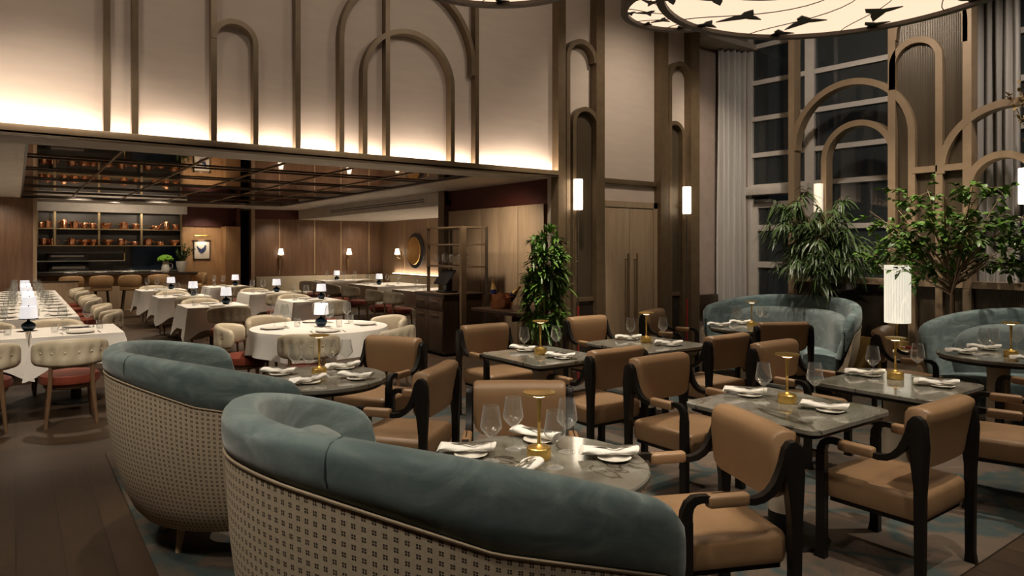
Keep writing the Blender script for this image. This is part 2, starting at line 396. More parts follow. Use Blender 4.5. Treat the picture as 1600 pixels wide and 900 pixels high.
for y in (18.0, 16.6, 15.4):
    struct(B().box(9.185, 9.2, y - .012, y + .012, .95, 2.47).build('trim_%d' % k, 'pale_leg')); k += 1
struct(B().box(6.7, 6.8, YW + .12, 11.3, 0, CZ).build('wall_red', 'red_paint'))
struct(B().box(6.55, 6.75, 11.2, 11.42, 0, CZ).build('wall_pillar', 'bronze'))
ys = (8.22, 8.9, 9.45, 10.0, 10.55, 11.1)
t = thing('wall_panelling', 'pale oak wall panels with thin grooves behind the copper bucket', 'panelling', (6.62, 9.7, 0))
for a, c_ in zip(ys, ys[1:]): B().box(-.04, .08, a - 9.7 + .008, c_ - 9.7 - .008, .02, 2.34, .004).build('panel', 'oak', t)
B().box(-.02, .08, -1.46, 1.4, .02, 2.33).build('backing', 'dark_brass', t)

# ribs and arches of the facade (bronze, standing proud of the plaster)
def fx(y): return lambda x, z: Vector((x, y, z))
def rib(pts, w=.05, d=.07, off=.06, mat='bronze'):
    global k
    o = struct(B().bar(pts, w, d + .004 * (k % 9), (0, 1, 0)).build('trim_%d' % k, mat, smooth=25)); k += 1
    return o
yb = YW - .065; P = fx(yb); Z0 = 2.56
for x in (.604, .808, 1.427, 2.18, 3.115, 4.215):
    rib([P(x, Z0), P(x, 5.2)])
rib([P(1.787, Z0)] + arcp((1.607, 3.523), .18, 0, 180, 20, P), .045)
rib([P(2.615, Z0)] + [P(2.615, 3.73)] + arcp((3.39, 3.73), .775, 180, 0, 36, P)[1:] + [P(4.165, 3.6)], .05)
rib([P(2.86, Z0)] + arcp((3.376, 3.42), .516, 180, 0, 32, P) + [P(3.892, Z0)], .05)
for x, w in ((5.46, .12), (6.107, .145), (7.324, .155), (7.98, .19)):
    rib([fx(YW - .05)(x, 0), fx(YW - .05)(x, 5.2)], w, .14)
Pp = fx(YW - .05)
rib(arcp((5.80, 4.03), .235, 0, 180, 20, Pp)[0:] + [Pp(5.565, 0.0)], .06, .12)
rib(arcp((7.69, 4.05), .235, 0, 180, 20, Pp)[0:] + [Pp(7.455, 0.0)], .06, .12)
# smoked fluted niches under small arches
def niche(name, label, xc, r, ztop, side):
    t = thing(name, label, 'wall niche', (xc, YW - .02, 0))
    f = lambda y: (lambda x, z: Vector((x, y, z)))
    poly = [(-r, .12)] + [(r, .12)] + [(r * math.cos(R(a)), ztop - r + r * math.sin(R(a))) for a in range(0, 181, 10)]
    B().prism(poly, f(0), f(-.02)).build('fluted_panel', 'fluted', t)
    pth = [f(-.05)(-r, .1)] + arcp((0, ztop - r), r, 180, 0, 22, f(-.05)) + [f(-.05)(r, .1)]
    B().bar(pth, .055, .09, (0, 1, 0)).build('niche_frame', 'bronze', t, smooth=25)
    B().bar([f(-.03)(-r, 1.0), f(-.03)(r, 1.0)], .05, .05, (0, 1, 0)).build('mid_rail', 'bronze', t)
    B().box(-r, r, -.035, -.022, .12, .98).build('lower_panel', 'smoked', t)
niche('arched_niche', 'tall arched smoked glass niche beside the left cylinder sconce', 5.87, .20, 3.42, 1)
niche('arched_niche', 'tall arched smoked glass niche between double doors and grey curtain', 7.57, .17, 3.43, 1)
struct(B().box(6.18, 7.25, YW - .05, YW, 2.51, 2.575, .004).build('trim_%d' % k, 'bronze')); k += 1
# double doors
t = struct(bpy.data.objects.new('door_2', None)); COL.objects.link(t); t.location = (6.71, YW - .03, 0)
for a in (-1, 1):
    d = B().box(min(0, a * .465) + .004, max(0, a * .465) - .004, -.02, .02, .01, 2.19, .004).build('door_leaf', 'oak', t)
    hx = a * .085
    B().tube([(hx, -.075, .70), (hx, -.075, 1.58)], .012, 10).tube([(hx, -.075, .78), (hx, 0, .78)], .008, 8).tube([(hx, -.075, 1.5), (hx, 0, 1.5)], .008, 8).build('door_handle', 'dark_brass', d)
B().box(-.53, -.465, -.03, .03, 0, 2.28).box(.465, .545, -.03, .03, 0, 2.28).box(-.53, .545, -.03, .03, 2.2, 2.28).build('door_frame', 'oak', t)

# ---- window wall (slightly angled), door, night outside
WX, WY = 9.31, 6.47
wdir = Vector((.08, -.997, 0)).normalized()            # along the wall, towards the viewer
wm = Matrix.Translation((WX, WY, 0)) @ Matrix.Rotation(math.atan2(wdir.y, wdir.x), 4, 'Z')
def wbox(s0, s1, n0, n1, z0, z1, bev=0):               # s along the wall, n into the room is negative... (local y)
    return B().box(s0, s1, n0, n1, z0, z1, bev, mat=wm)
def win(name, s0, s1, zs, z0, z1, ss=()):
    w = struct(bpy.data.objects.new(name, None)); COL.objects.link(w)
    fr = B()
    fr.box(s0, s0 + .07, -.06, .06, z0, z1, mat=wm); fr.box(s1 - .07, s1, -.06, .06, z0, z1, mat=wm)
    for z in zs: fr.box(s0, s1, -.05, .05, z - .035, z + .035, mat=wm)
    for s_ in ss: fr.box(s_ - .035, s_ + .035, -.06, .06, z0, z1, mat=wm)
    fr.build('window_frame', 'white_frame', w, smooth=0)
    wbox(s0 + .05, s1 - .05, -.008, .008, z0, z1).build('window_pane', 'pane', w)
    return w
bars = [2.60, 3.09, 3.65, 4.21, 4.77]
win('window_1', 0, .98, bars, 2.45, 5.2)
win('window_2', .98, 2.28, [.12, .65, 1.40, 1.965] + bars, 0, 5.2)
struct(wbox(2.28, 2.62, -.08, .15, 0, 5.2).build('wall_window_pier', 'mauve_paint'))
win('window_3', 2.62, 6.2, [.12, .65, 1.40, 1.965, 2.53, 3.09, 3.65, 4.21, 4.77], 0, 5.2, (3.9, 5.0))
struct(wbox(6.2, 9.8, -.08, .15, 0, 5.2).build('wall_window', 'mauve_paint'))
struct(wbox(-.6, 0, -.08, .15, 0, 5.2).build('wall_window_corner', 'mauve_paint'))
d = struct(bpy.data.objects.new('door_1', None)); COL.objects.link(d)
q = B()
for a in ((.02, .10, .02, 2.42), (.90, .98, .02, 2.42), (.10, .16, .05, 2.30), (.84, .90, .05, 2.30)): q.box(a[0], a[1], -.05, .05, a[2], a[3], mat=wm)
for z in (.10, .77, 1.40, 1.965, 2.32): q.box(.1, .9, -.04, .04, z - .045, z + .045, mat=wm)
q.build('door_frame', 'white_frame', d, smooth=0)
wbox(.14, .86, -.006, .006, .1, 2.3).build('door_pane', 'pane', d)
wbox(-.03, .98, -.13, .06, 2.47, 2.60, .01).build('door_header', 'white_frame', d)
wbox(.12, .42, -.10, -.05, 2.34, 2.40, .005).build('door_closer', 'dark_steel', d)
hp = [wm @ Vector(p) for p in ((.85, -.06, 1.28), (.85, -.13, 1.28), (.85, -.13, .85), (.85, -.06, .85))]
B().tube(hp, .014, 8).build('door_handle', 'steel', d)

# curtains
def curtain(label, p0, p1, z1, waves, amp=.05):
    p0 = Vector((*p0, 0)); p1 = Vector((*p1, 0)); t_ = (p1 - p0); n_ = Vector((-t_.y, t_.x, 0)).normalized(); rg = []
    nn = waves * 10
    for z in (0.02, .8, 1.6, 2.4, 3.2, 4.0, z1):
        ring = []
        for i in range(nn + 1):
            u = i / nn; ph = u * waves * 2 * PI + .25 * math.sin(z * 1.1 + i * .3)
            ring.append(p0 + t_ * u + n_ * (amp * math.sin(ph) + .02 * math.sin(ph * .37 + z)) + Vector((0, 0, z)))
        rg.append(ring)
    return tag(B().loft(rg, close=False, caps=False).build('curtain', 'sheer', solid=.006, smooth=80), label, 'curtain')
curtain('floor length sheer grey curtain beside the white glass door', (8.73, YW + .05), (9.30, YW - .14), 4.72, 6, .045)
curtain('sheer grey curtain at far right behind the arched screen', (9.40, 3.42), (9.44, 2.95), 5.15, 5, .05)

# arched bronze screen in front of the windows
SX = 8.8
scr = thing('arch_screen', 'tall bronze screen of overlapping arches in front of the windows', 'screen', (SX, 4, 0))
G = lambda y, z: Vector((0, y - 4, z))
BARN = [0]
def sbar(name, pts, w=.085, d=.13):
    BARN[0] += 1; d += .005 * BARN[0]
    return B().bar(pts, w, d, (1, 0, 0)).build(name, 'screen_bronze', scr, smooth=25)
for y in (5.40, 4.055, 3.23): sbar('post', [G(y, .02), G(y, 5.15)], .09, .15)
sbar('arch', [G(5.37, 3.0)] + arcp((4.60, 3.03), .775, 0, 180, 36, G)[0:] + [G(3.825, .02)], .08)
sbar('arch', [G(4.93, .02)] + arcp((4.49, 2.82), .44, 0, 180, 28, G) + [G(4.05, 2.6)], .075)
sbar('arch', [G(4.05, 3.6)] + arcp((3.785, 3.89), .262, 0, 180, 22, G) + [G(3.523, .02)], .075)
sbar('arch', [G(4.03, 4.2)] + arcp((3.64, 4.25), .385, 0, 180, 28, G) + [G(3.255, 4.0)], .06)
sbar('arch', [G(3.50, 2.52)] + arcp((2.82, 2.56), .68, 0, 180, 32, G) + [G(2.14, .02)], .08)
sbar('arch', [G(3.22, 2.2)] + arcp((2.89, 2.36), .32, 0, 180, 24, G) + [G(2.57, .02)], .075)
for y0, y1, z in ((3.82, 3.23, 2.585), (5.40, 3.82, 1.235), (3.82, 2.14, 1.235)): sbar('rail', [G(y0, z), G(y1, z)], .075, .11)
def gp(y0, y1, z0, z1, mat='fluted'): B().box(-.012, .012, y0 - 4, y1 - 4, z0, z1).build('glass_panel', mat, scr)
gp(3.27, 4.01, 1.28, 4.8)
gp(3.27, 3.49, .1, 1.2); gp(3.56, 3.79, .1, 1.2); gp(2.17, 3.19, .1, 1.2)
gp(3.86, 5.36, .1, 1.2, 'smoked')
B().box(-.05, .02, 3.85 - 4, 5.38 - 4, .02, .52, .01).build('kick_panel', 'mustard', scr)

# ------------------------------------------------------------------ sconces and pendants
def sconce(label, loc, wall, glow='sconce_glow', rod=True):
    t = thing('wall_sconce', label, 'wall lamp', loc)
    B().lathe([(.001, 0), (.055, 0), (.058, .01), (.058, .37), (.055, .38), (.001, .38)], 20).build('lamp_shade', glow, t)
    B().box(-.02, .02, 0, wall, .10, .14).build('bracket', 'dark_brass', t)
    if rod:
        B().tube([(0, 0, 0), (0, 0, -1.2)], .010, 8).build('rod', 'umber', t)
        B().tube([(-.06, 0, -.08), (-.06, 0, -.62)] + [(-.03 + .03 * math.cos(a), 0, -.62 + .03 * math.sin(a)) for a in (3.14, 3.9, 4.7, 5.5, 6.28)], .006, 6).build('hook_rod', 'dark_brass', t)
        B().tube([(0, 0, -1.2), (0, 0, -2.12)], .016, 8).build('lower_rod', 'red_lacquer', t)
    return t
sconce('tall lit cylinder sconce on the bronze pilaster right of the dracaena', (5.66, YW - .19, 2.13), .12)
sconce('lit cylinder sconce on the bronze pilaster next to the grey curtain', (7.69, YW - .21, 2.14), .12)
t = thing('wall_sconce', 'unlit white cylinder sconce on the arched window screen', 'wall lamp', (SX - .15, 4.96, 2.13))
B().lathe([(.001, 0), (.055, 0), (.058, .01), (.058, .37), (.055, .38), (.001, .38)], 20).build('lamp_shade', 'unlit_sconce_glow', t)
B().box(0, .10, -.02, .02, .15, .2).build('bracket', 'dark_brass', t)
t = thing('wall_sconce', 'bright cylinder sconce behind leaves at the right picture edge', 'wall lamp', (SX - .15, 2.66, 2.12))
B().lathe([(.001, 0), (.055, 0), (.058, .01), (.058, .37), (.055, .38), (.001, .38)], 20).build('lamp_shade', 'sconce_glow', t)
B().box(0, .10, -.02, .02, .15, .2).build('bracket', 'dark_brass', t)
B().tube([(0, 0, 0), (0, 0, -1.0)], .010, 8).build('rod', 'umber', t)

def pendant(label, c, r, z, zc=5.2):
    t = thing('drum_pendant', label, 'ceiling lamp', (c[0], c[1], z))
    B().loft([[Vector((q * math.cos(2 * PI * i / 72), q * math.sin(2 * PI * i / 72), zz)) for i in range(72)] for q, zz in ((r, 0), (r, .26), (r - .03, .26), (r - .03, .03), (r - .055, .03), (r - .055, 0))], loop=True).build('drum_rim', 'umber', t)
    dr = r - .05
    B().lathe([(dr, .028), (dr, .04), (.001, .04)], 72).lathe([(.001, .028), (dr, .028)], 72, caps=False).build('diffuser', 'diffuser_glow', t)
    B().lathe([(r - .03, .24), (.001, .25)], 48, caps=False).build('top_cover', 'umber', t)
    # petal network: thin lines and dark three-cornered inlays
    n1 = 10
    for ring, sz in enumerate((.15, .11)):
        for i in range(n1):
            a = 2 * PI * (i + .5 * (ring == 2)) / n1
            if ring == 0:
                pts = []
                for u in range(13):
                    f_ = u / 12; rad = dr * (.12 + .88 * f_); aa = a + .95 * math.sin(f_ * PI * .5) ** 1.5 + .2 * f_
                    pts.append((rad * math.cos(aa), rad * math.sin(aa), .024))
                B().tube(pts, .0035, 4).build('petal_line', 'umber', t)
            rad = dr * (.70 if ring == 0 else .955); aa = a + (.82 if ring == 0 else .3)
            cx, cy = rad * math.cos(aa), rad * math.sin(aa); poly = []
            for q in range(3):
                for f_ in (0, .25, .5, .75):
                    b0 = aa + q * 2 * PI / 3 + f_ * 2 * PI / 3 + .5
                    ln = sz * (1.0 if f_ == 0 else (.44 if f_ in (.25, .75) else .28)) * (1.3 if q == 0 else .8) * r
                    x_, y_ = cx + ln * math.cos(b0), cy + ln * math.sin(b0); h_ = math.hypot(x_, y_)
                    if h_ > dr: x_, y_ = x_ * dr / h_, y_ * dr / h_
                    poly.append((x_, y_))
            B().prism(poly, lambda x, y: Vector((x, y, .020)), lambda x, y: Vector((x, y, .0275))).build('petal_inlay', 'black_metal', t)
    for a in (.5, 2.6, 4.7): B().tube([(r * .7 * math.cos(a), r * .7 * math.sin(a), .24), (r * .7 * math.cos(a), r * .7 * math.sin(a), zc - z)], .008, 6).build('suspension_rod', 'umber', t)
pendant('largest glowing round drum pendant with dark petal inlays, upper right', (4.18, 2.22), 1.16, 3.3)
pendant('smaller glowing drum pendant partly behind the largest one', (4.489, 3.626), .605, 3.6)
pendant('glowing drum pendant at top centre, cut by the picture edge', (2.31, 3.32), .66, 3.3)

# ------------------------------------------------------------------ lounge furniture
def mk_armchair(label, group):
    t = thing('dining_armchair', label, 'chair', group=group)
    B().cushion(-.262, .262, -.225, .285, .315, .455, .035, .02, .04).build('seat', 'tan_leather', t)
    B().box(-.235, .235, -.20, .24, .295, .33).build('seat_frame', 'black_wood', t)
    zb, rings = .578, []
    prof = [(-.150, 0), (-.143, .25), (-.138, .5), (-.138, .72), (-.143, .86), (-.160, .96), (-.195, 1.0), (-.235, .99), (-.262, .945), (-.268, .88), (-.258, .75), (-.245, .5), (-.232, .25), (-.222, 0), (-.20, -.025), (-.17, -.025)]
    xs = [-.262, -.259, -.25, -.235, -.21, -.18, -.12, -.04, .04, .12, .18, .21, .235, .25, .259, .262]
    for x in xs:
        e = max(0, (abs(x) - .17) / .092); cut = .085 * (1 - math.sqrt(max(0, 1 - e * e))); sh = 0 if abs(x) < .24 else .014 * ((abs(x) - .24) / .022) ** 2
        z0, z1 = zb + cut + sh, .878 - sh * .7
        mid = -.2; ring = []
        for (y, f) in prof:
            yy = mid + (y - mid) * (1 - sh * 14) - .012 * (1 - (x / .262) ** 2)
            ring.append(Vector((x, yy, z0 + (z1 - z0) * f)))
        rings.append(ring)
    B().loft(rings).build('backrest', 'tan_leather', t, smooth=60)
    rear = [(-.262, 0), (-.205, 0), (-.212, .06), (-.208, .50), (-.196, .60), (-.182, .70), (-.176, .77), (-.182, .815), (-.20, .838), (-.225, .842), (-.25, .826), (-.264, .79), (-.268, .70), (-.262, .58), (-.255, .46), (-.252, .06)]
    for s_ in (-1, 1):
        B().prism(rear, lambda y, z: Vector((s_ * .267, y, z)), lambda y, z: Vector((s_ * .307, y, z)), .005).build('leg', 'black_wood', t)
        f = lambda y, z: Vector((s_ * .287, y, z))
        B().bar([f(.262, 0), f(.256, .06), f(.256, .545)], [.06, .048, .048], .04, (1, 0, 0)).build('leg', 'black_wood', t)
        pts = [f(.256, .545), f(.254, .58), f(.242, .61), f(.22, .628), f(.19, .632), f(.13, .626), f(.02, .612), f(-.04, .605), f(-.08, .612), f(-.115, .632), f(-.145, .665), f(-.168, .71), f(-.184, .75), f(-.192, .79), f(-.196, .812)]
        a = B().bar(pts, [.048, .044, .038, .034, .03, .028, .028, .028, .03, .032, .034, .036, .036, .034, .03], .034, (1, 0, 0)).build('arm', 'black_wood', t, smooth=40)
        B().cushion(s_ * .287 - .026, s_ * .287 + .026, -.02, .165, .592, .645, .014, .004, .015, 4).build('arm_pad', 'tan_leather', a)
    return t
ARM = Kind(mk_armchair)
# (x, y, facing dx, dy, label)
CH = [
    (3.75, 1.71, 0, 1, 'tan leather armchair nearest the viewer at lower right, back turned to the viewer'),
    (2.52, 1.96, -.91, .41, 'tan leather armchair beside the end of the foreground booth, facing left'),
    (2.22, 2.98, -.58, -.81, 'tan leather armchair behind the round table of the foreground booth'),
    (2.09, 4.05, -.62, .78, 'tan leather armchair between the two left booths, its back to the viewer'),
    (2.46, 5.28, -.88, -.47, 'tan leather armchair behind the left booth table, near the big round clothed table'),
    (3.82, 5.52, 0, -1, 'tan leather armchair in front of the black cabinet, facing the viewer'),
    (3.72, 3.97, 0, 1, 'tan leather armchair on the near side of the square table by the dracaena'),
    (3.72, 3.12, 0, -1, 'tan leather armchair facing the viewer across the nearest square stone table'),
    (5.20, 5.52, 0, -1, 'tan leather armchair in front of the double doors'),
    (6.50, 5.66, .35, -.94, 'tan leather armchair seen side on, left of the corner booth'),
    (6.52, 4.24, .52, .85, 'tan leather armchair with its back to the viewer in front of the corner booth'),
    (5.10, 3.98, 0, 1, 'tan leather armchair on the near side of the table facing the double doors'),
    (5.05, 3.07, 0, -1, 'tan leather armchair behind the nearest brass lamp on a square table'),
    (5.20, 1.63, -.30, .95, 'tan leather armchair cut by the right picture edge, lower seat'),
    (6.80, 3.02, .30, -.95, 'tan leather armchair seen from the side, below the tall lampshade'),
    (6.50, 1.78, .25, .97, 'tan leather armchair at right edge in front of the right-hand booth'),
]
for (x, y, dx, dy, lb) in CH: ARM.put((x, y, .012), face(dx, dy), lb)

def booth(label, cx, cy, rot, A, Bw, H, He, span):
    t = thing('velvet_booth', label, 'sofa', (cx, cy, .012), R(rot))
    n = 72; TS = [-span + 2 * span * i / n for i in range(n + 1)]
    def top(th):
        w = max(0, (abs(th) - 15) / (span - 15)); z = H - (H - He) * w ** 2
        e = max(0, (abs(th) - (span - 8)) / 8); return z + .035 * w ** 2 - .15 * (1 - math.sqrt(max(0, 1 - min(1, e) ** 2.4)))
    def pt(th, inset, z, push=0):
        a = R(th); return Vector((-(A - inset) * math.cos(a) + push, -(Bw - inset) * math.sin(a), z))
    def bnd(th): return .120 + .082 * min(1, abs(th) / 50) ** 1.7
    # upholstered velvet back, closed section
    rings = []
    for th in TS:
        z = top(th); band = bnd(th); e = max(0, (abs(th) - (span - 3)) / 3); sc_ = 1 - .55 * (1 - math.sqrt(max(0, 1 - min(1, e) ** 2)))
        sec = [(.02, z - band), (.005, z - band + .012), (-.002, z - band * .6), (-.002, z - band * .3), (.003, z - .022), (.018, z - .006), (.038, z), (.072, z - .001), (.092, z - .008), (.104, z - .028), (.110, z - .07), (.122, z - .2), (.16, .56), (.19, .45), (.13, .45), (.07, .60), (.04, .75)]
        rings.append([pt(th, .095 + (i_ - .095) * sc_, zz) for i_, zz in sec])
    B().loft(rings).build('velvet_back', 'velvet', t, smooth=60)
    # patterned outer shell
    rings = []; zl = None
    lv = [(.0, 0), (.004, .12), (.012, .28), (.03, .45), (.058, .62), (.095, .78), (.14, .90), (.185, .97), (.24, 1.0)]
    arc = [0]
    for i in range(n): arc.append(arc[-1] + (pt(TS[i + 1], 0, 0) - pt(TS[i], 0, 0)).length)
    s2 = span - .8
    for i, th in enumerate(TS):
        th2 = max(-s2, min(s2, th)); zt = top(th2) - bnd(th2) + .003; zb_ = .15
        rings.append([pt(th2, .007 + a_, zt + (zb_ - zt) * f_) for a_, f_ in lv] + [pt(th2, .26, .16), pt(th2, .10, .40)])
    zv = [(H - .25) * (1 - f_) for _, f_ in lv] + [0, 0, 0]
    B().loft(rings, uv=lambda i, j: (arc[min(i, n)], zv[j % len(zv)])).build('woven_shell', 'woven', t, smooth=60)
    B().tube([pt(th, .006, top(th) - bnd(th) + .001) for th in TS], .0045, 6).build('piping', 'piping_cord', t)
    sm = 22
    B().tube([pt(sm, .016, top(sm) - bnd(sm) + .004), pt(sm, -.0065, top(sm) - bnd(sm) * .6), pt(sm, -.0045, top(sm) - bnd(sm) * .3), pt(sm, .002, top(sm) - .022), pt(sm, .019, top(sm) - .005), pt(sm, .06, top(sm) + .001), pt(sm, .085, top(sm) - .004)], .0028, 5).build('seam', 'velvet', t)
    # inner back cushion
    sp = span - 20; rings = []; n2 = 44
    for i in range(n2 + 1):
        th = -sp + 2 * sp * i / n2; e = abs(th) / sp; q = math.sqrt(max(0, 1 - e ** 6)); zt = .60 + (H - .145 - .60) * (.25 + .75 * q); th_ = .15 * (.25 + .75 * q)
        rings.append([pt(th, .165, .44), pt(th, .160, zt - .06), pt(th, .168, zt - .015), pt(th, .150 + th_ * .5, zt), pt(th, .145 + th_ * .9, zt - .02), pt(th, .155 + th_, zt - .07), pt(th, .155 + th_ * 1.1, .6), pt(th, .150 + th_ * 1.15, .44)])
    B().loft(rings).build('back_cushion', 'velvet_soft', t, smooth=60)
    sp = span - 3; rings = []; rb = []
    for i in range(n2 + 1):
        th = -sp + 2 * sp * i / n2; w = .56
        rings.append([pt(th, .20, .31), pt(th, .18, .46), pt(th, .3, .475), pt(th, w - .06, .47), pt(th, w - .01, .445), pt(th, w, .40), pt(th, w - .01, .31)])
        rb.append([pt(th, .32, .155), pt(th, .24, .305), pt(th, w - .03, .305), pt(th, w - .05, .15)])
    B().loft(rings).build('seat', 'velvet', t, smooth=60)
    B().loft(rb).build('seat_base', 'velvet', t)
    for th in (-62, -22, 22, 62):
        p = pt(th, .31, 0); q_ = pt(th, .285, 0)
        B().tube([(q_.x, q_.y, 0), (p.x, p.y, .155)], [.014, .022], 10).build('leg', 'pale_leg', t)
booth('teal velvet booth with woven shell in the foreground, nearest the viewer', 1.417, 2.05, 9, .935, .82, 1.165, .88, 88.6)
booth('teal velvet booth second from the viewer at left, on tapered legs', 1.292, 4.223, 0, .917, .791, 1.097, .905, 85.2)
booth('teal velvet booth in the far corner below the glass door', 7.10, 4.67, 181, .95, .96, 1.055, .855, 91)
booth('teal velvet booth cut by the right picture edge', 6.95, 2.02, 183, 1.02, .97, 1.07, .86, 90)

def pedestal(t, s=1):
    B().lathe([(.001, .012), (.23, .012), (.235, .018), (.23, .028), (.10, .034), (.001, .034)], 32).build('base_plate', 'black_metal', t)
    B().lathe([(.001, .034), (.09, .034), (.09, .16), (.001, .16)], 28).build('plinth', 'black_metal', t)
    B().lathe([(.001, .16), (.092, .16), (.088, .35), (.082, .55), (.084, .62), (.10, .67), (.13, .70), (.001, .70)], 28).build('column', 'beige_stone', t)
    B().box(-.17, .17, -.03, .03, .69, .705).box(-.03, .03, -.17, .17, .69, .705).build('support_cross', 'black_metal', t)
def stone_square(label, x0, x1, y0, y1):
    cx, cy = (x0 + x1) / 2, (y0 + y1) / 2; a, b_ = (x1 - x0) / 2, (y1 - y0) / 2
    t = thing('stone_table', label, 'table', (cx, cy, 0))
    def rr(c_, ins): 
        o = []
        for q, (sx_, sy_) in enumerate(((1, 1), (-1, 1), (-1, -1), (1, -1))):
            for i in range(8):
                an = q * PI / 2 + PI / 2 * i / 7; o.append((sx_ * (a - c_ - ins) + c_ * math.cos(an), sy_ * (b_ - c_ - ins) + c_ * math.sin(an)))
        return o
    def slab(z0, z1, ins, bv): return B().loft([[Vector((*p, z)) for p in rr(.06, ins + i_)] for z, i_ in ((z0, bv), (z0 + bv, 0), (z1 - bv, 0), (z1, bv))])
    slab(.722, .75, 0, .004).build('tabletop', 'marble', t)
    slab(.700, .720, .02, .003).build('edge_band', 'black_metal', t)
    pedestal(t); return t
def stone_round(label, cx, cy, r):
    t = thing('stone_table', label, 'table', (cx, cy, 0))
    B().lathe([(.001, .718), (r - .005, .718), (r, .724), (r, .744), (r - .006, .75), (.001, .75)], 64).build('tabletop', 'marble', t)
    B().lathe([(.001, .696), (r - .02, .696), (r - .015, .716), (.001, .716)], 64).build('edge_band', 'black_metal', t)
    pedestal(t); return t
stone_round('round stone table inside the foreground booth', 1.77, 2.24, .455)
stone_round('round stone table inside the left booth', 1.72, 4.66, .46)
stone_round('round stone table in front of the corner booth', 6.79, 4.73, .44)
stone_round('round dark stone table of the booth at the right edge', 6.74, 2.26, .45)
stone_square('nearest square stone table with a brass lamp and two settings', 3.17, 3.95, 1.83, 2.66)
stone_square('square stone table in front of the leafy dracaena', 3.235, 3.98, 4.10, 4.93)
stone_square('square stone table in front of the double doors', 4.40, 5.26, 4.06, 4.90)
stone_square('square stone table with the tall lampshade mirrored in its top', 4.36, 5.18, 1.80, 2.56)

# ------------------------------------------------------------------ small tableware
def mk_lamp(label, group):
    t = thing('table_lamp', label, 'lamp', group=group)
    B().lathe([(.001, 0), (.050, 0), (.052, .003), (.052, .046), (.049, .050), (.022, .053), (.010, .062), (.001, .062)], 28).build('base', 'brass', t)
    B().lathe([(.009, .06), (.0065, .10), (.0065, .15), (.0085, .153), (.0085, .158), (.0075, .165), (.0095, .22), (.012, .275), (.001, .275)], 14).build('stem', 'brass', t)
    B().lathe([(.001, .268), (.03, .268), (.066, .277), (.070, .281), (.070, .285), (.03, .288), (.001, .289)], 32).build('lamp_shade', 'brass', t)
    B().lathe([(.001, .2655), (.026, .2655), (.026, .268), (.001, .268)], 20).build('led_disc', 'led', t)
    return t
LAMP = Kind(mk_lamp)
def mk_wine(label, group):
    pr = [(.0008, 0), (.036, 0), (.0365, .002), (.02, .005), (.0055, .010), (.0038, .02), (.0036, .09), (.005, .096), (.022, .112), (.043, .136), (.0465, .144), (.0455, .155), (.0335, .235), (.0325, .2355), (.0318, .234), (.0438, .155), (.0447, .144), (.0415, .1375), (.021, .1145), (.004, .101), (.0008, .1005)]
    return tag(B().lathe(pr, 24).build('wine_glass', 'glass', smooth=50), label, 'glass', group)
WINE = Kind(mk_wine)
def mk_tumbler(label, group):
    pr = [(.0008, 0), (.028, 0), (.030, .004), (.034, .095), (.033, .0955), (.0322, .094), (.0285, .010), (.0008, .008)]
    return tag(B().lathe(pr, 18).build('tumbler', 'glass', smooth=50), label, 'glass', group)
TUMB = Kind(mk_tumbler)
def mk_plate(label, group):
    pr = [(.0008, 0), (.045, 0), (.048, .003), (.072, .012), (.073, .014), (.070, .0145), (.046, .006), (.0008, .005)]
    return tag(B().lathe(pr, 32).build('plate', 'porcelain', smooth=50), label, 'plate', group)
PLATE = Kind(mk_plate)
def mk_napkin(label, group):
    rings = []; L_ = .24
    for i in range(21):
        u = i / 20; x = (u - .5) * L_; w = .040 + .006 * math.sin(u * 9) - .020 * math.exp(-((u - .62) / .10) ** 2) + .006 * (u < .08); h = .030 + .004 * math.sin(u * 7 + 1) - .010 * math.exp(-((u - .62) / .12) ** 2)
        rings.append([Vector((x + .01 * math.sin(q) * (1 if i in (0, 20) else .2), w * math.cos(q) * (1 + .10 * math.sin(3 * q + u * 8)), .017 + h * .5 + h * .5 * math.sin(q) * (1 + .12 * math.sin(4 * q + u * 6)))) for q in [2 * PI * j / 20 for j in range(20)]])
    t = B().loft(rings).build('napkin', 'napkin_cotton', smooth=60)
    return tag(t, label, 'napkin', group)
NAP = Kind(mk_napkin)
def mk_fork(label, group):
    m_ = B(); m_.box(-.10, .035, -.004, .004, 0, .003, .001); m_.box(.033, .055, -.010, .010, 0, .003, .001)
    for y in (-.008, -.0027, .0027, .008): m_.box(.054, .09, y - .0013, y + .0013, 0, .003)
    return tag(m_.build('fork', 'steel'), label, 'cutlery', group)
FORK = Kind(mk_fork)
def mk_knife(label, group):
    return tag(B().prism([(-.10, -.005), (.0, -.004), (.01, -.008), (.09, -.006), (.10, 0), (.01, .003), (0, .004), (-.10, .005)], lambda x, y: Vector((x, y, 0)), lambda x, y: Vector((x, y, .003))).build('knife', 'steel'), label, 'cutlery', group)
KNIFE = Kind(mk_knife)
TZ = .7505
VD = Vector((-.588, -.809, 0))
def setting(tbl, pos, x, y, ang):
    PLATE.put((x + VD.x * .028 + .02 * math.cos(ang), y + VD.y * .028 + .02 * math.sin(ang), TZ), 0, 'small white plate under the %s napkin on %s' % (pos, tbl), 'side plates on the stone tables')
    NAP.put((x, y, TZ), ang, 'white rolled napkin, the %s one on %s' % (pos, tbl), 'rolled napkins on the stone tables')
    c_, s_ = math.cos(ang), math.sin(ang)
    for kd, off, nm in ((FORK, .010, 'fork'), (KNIFE, -.010, 'knife')):
        kd.put((x + .03 * c_ - off * s_, y + .03 * s_ + off * c_, TZ + .047), ang, 'steel %s tucked on the %s napkin on %s' % (nm, pos, tbl), '%s on the napkins' % ('forks' if nm == 'fork' else 'knives'))
def wine(tbl, pos, x, y): WINE.put((x, y, TZ), rnd.random() * 6, 'empty stemmed wine glass, the %s one on %s' % (pos, tbl), 'wine glasses on the stone tables')
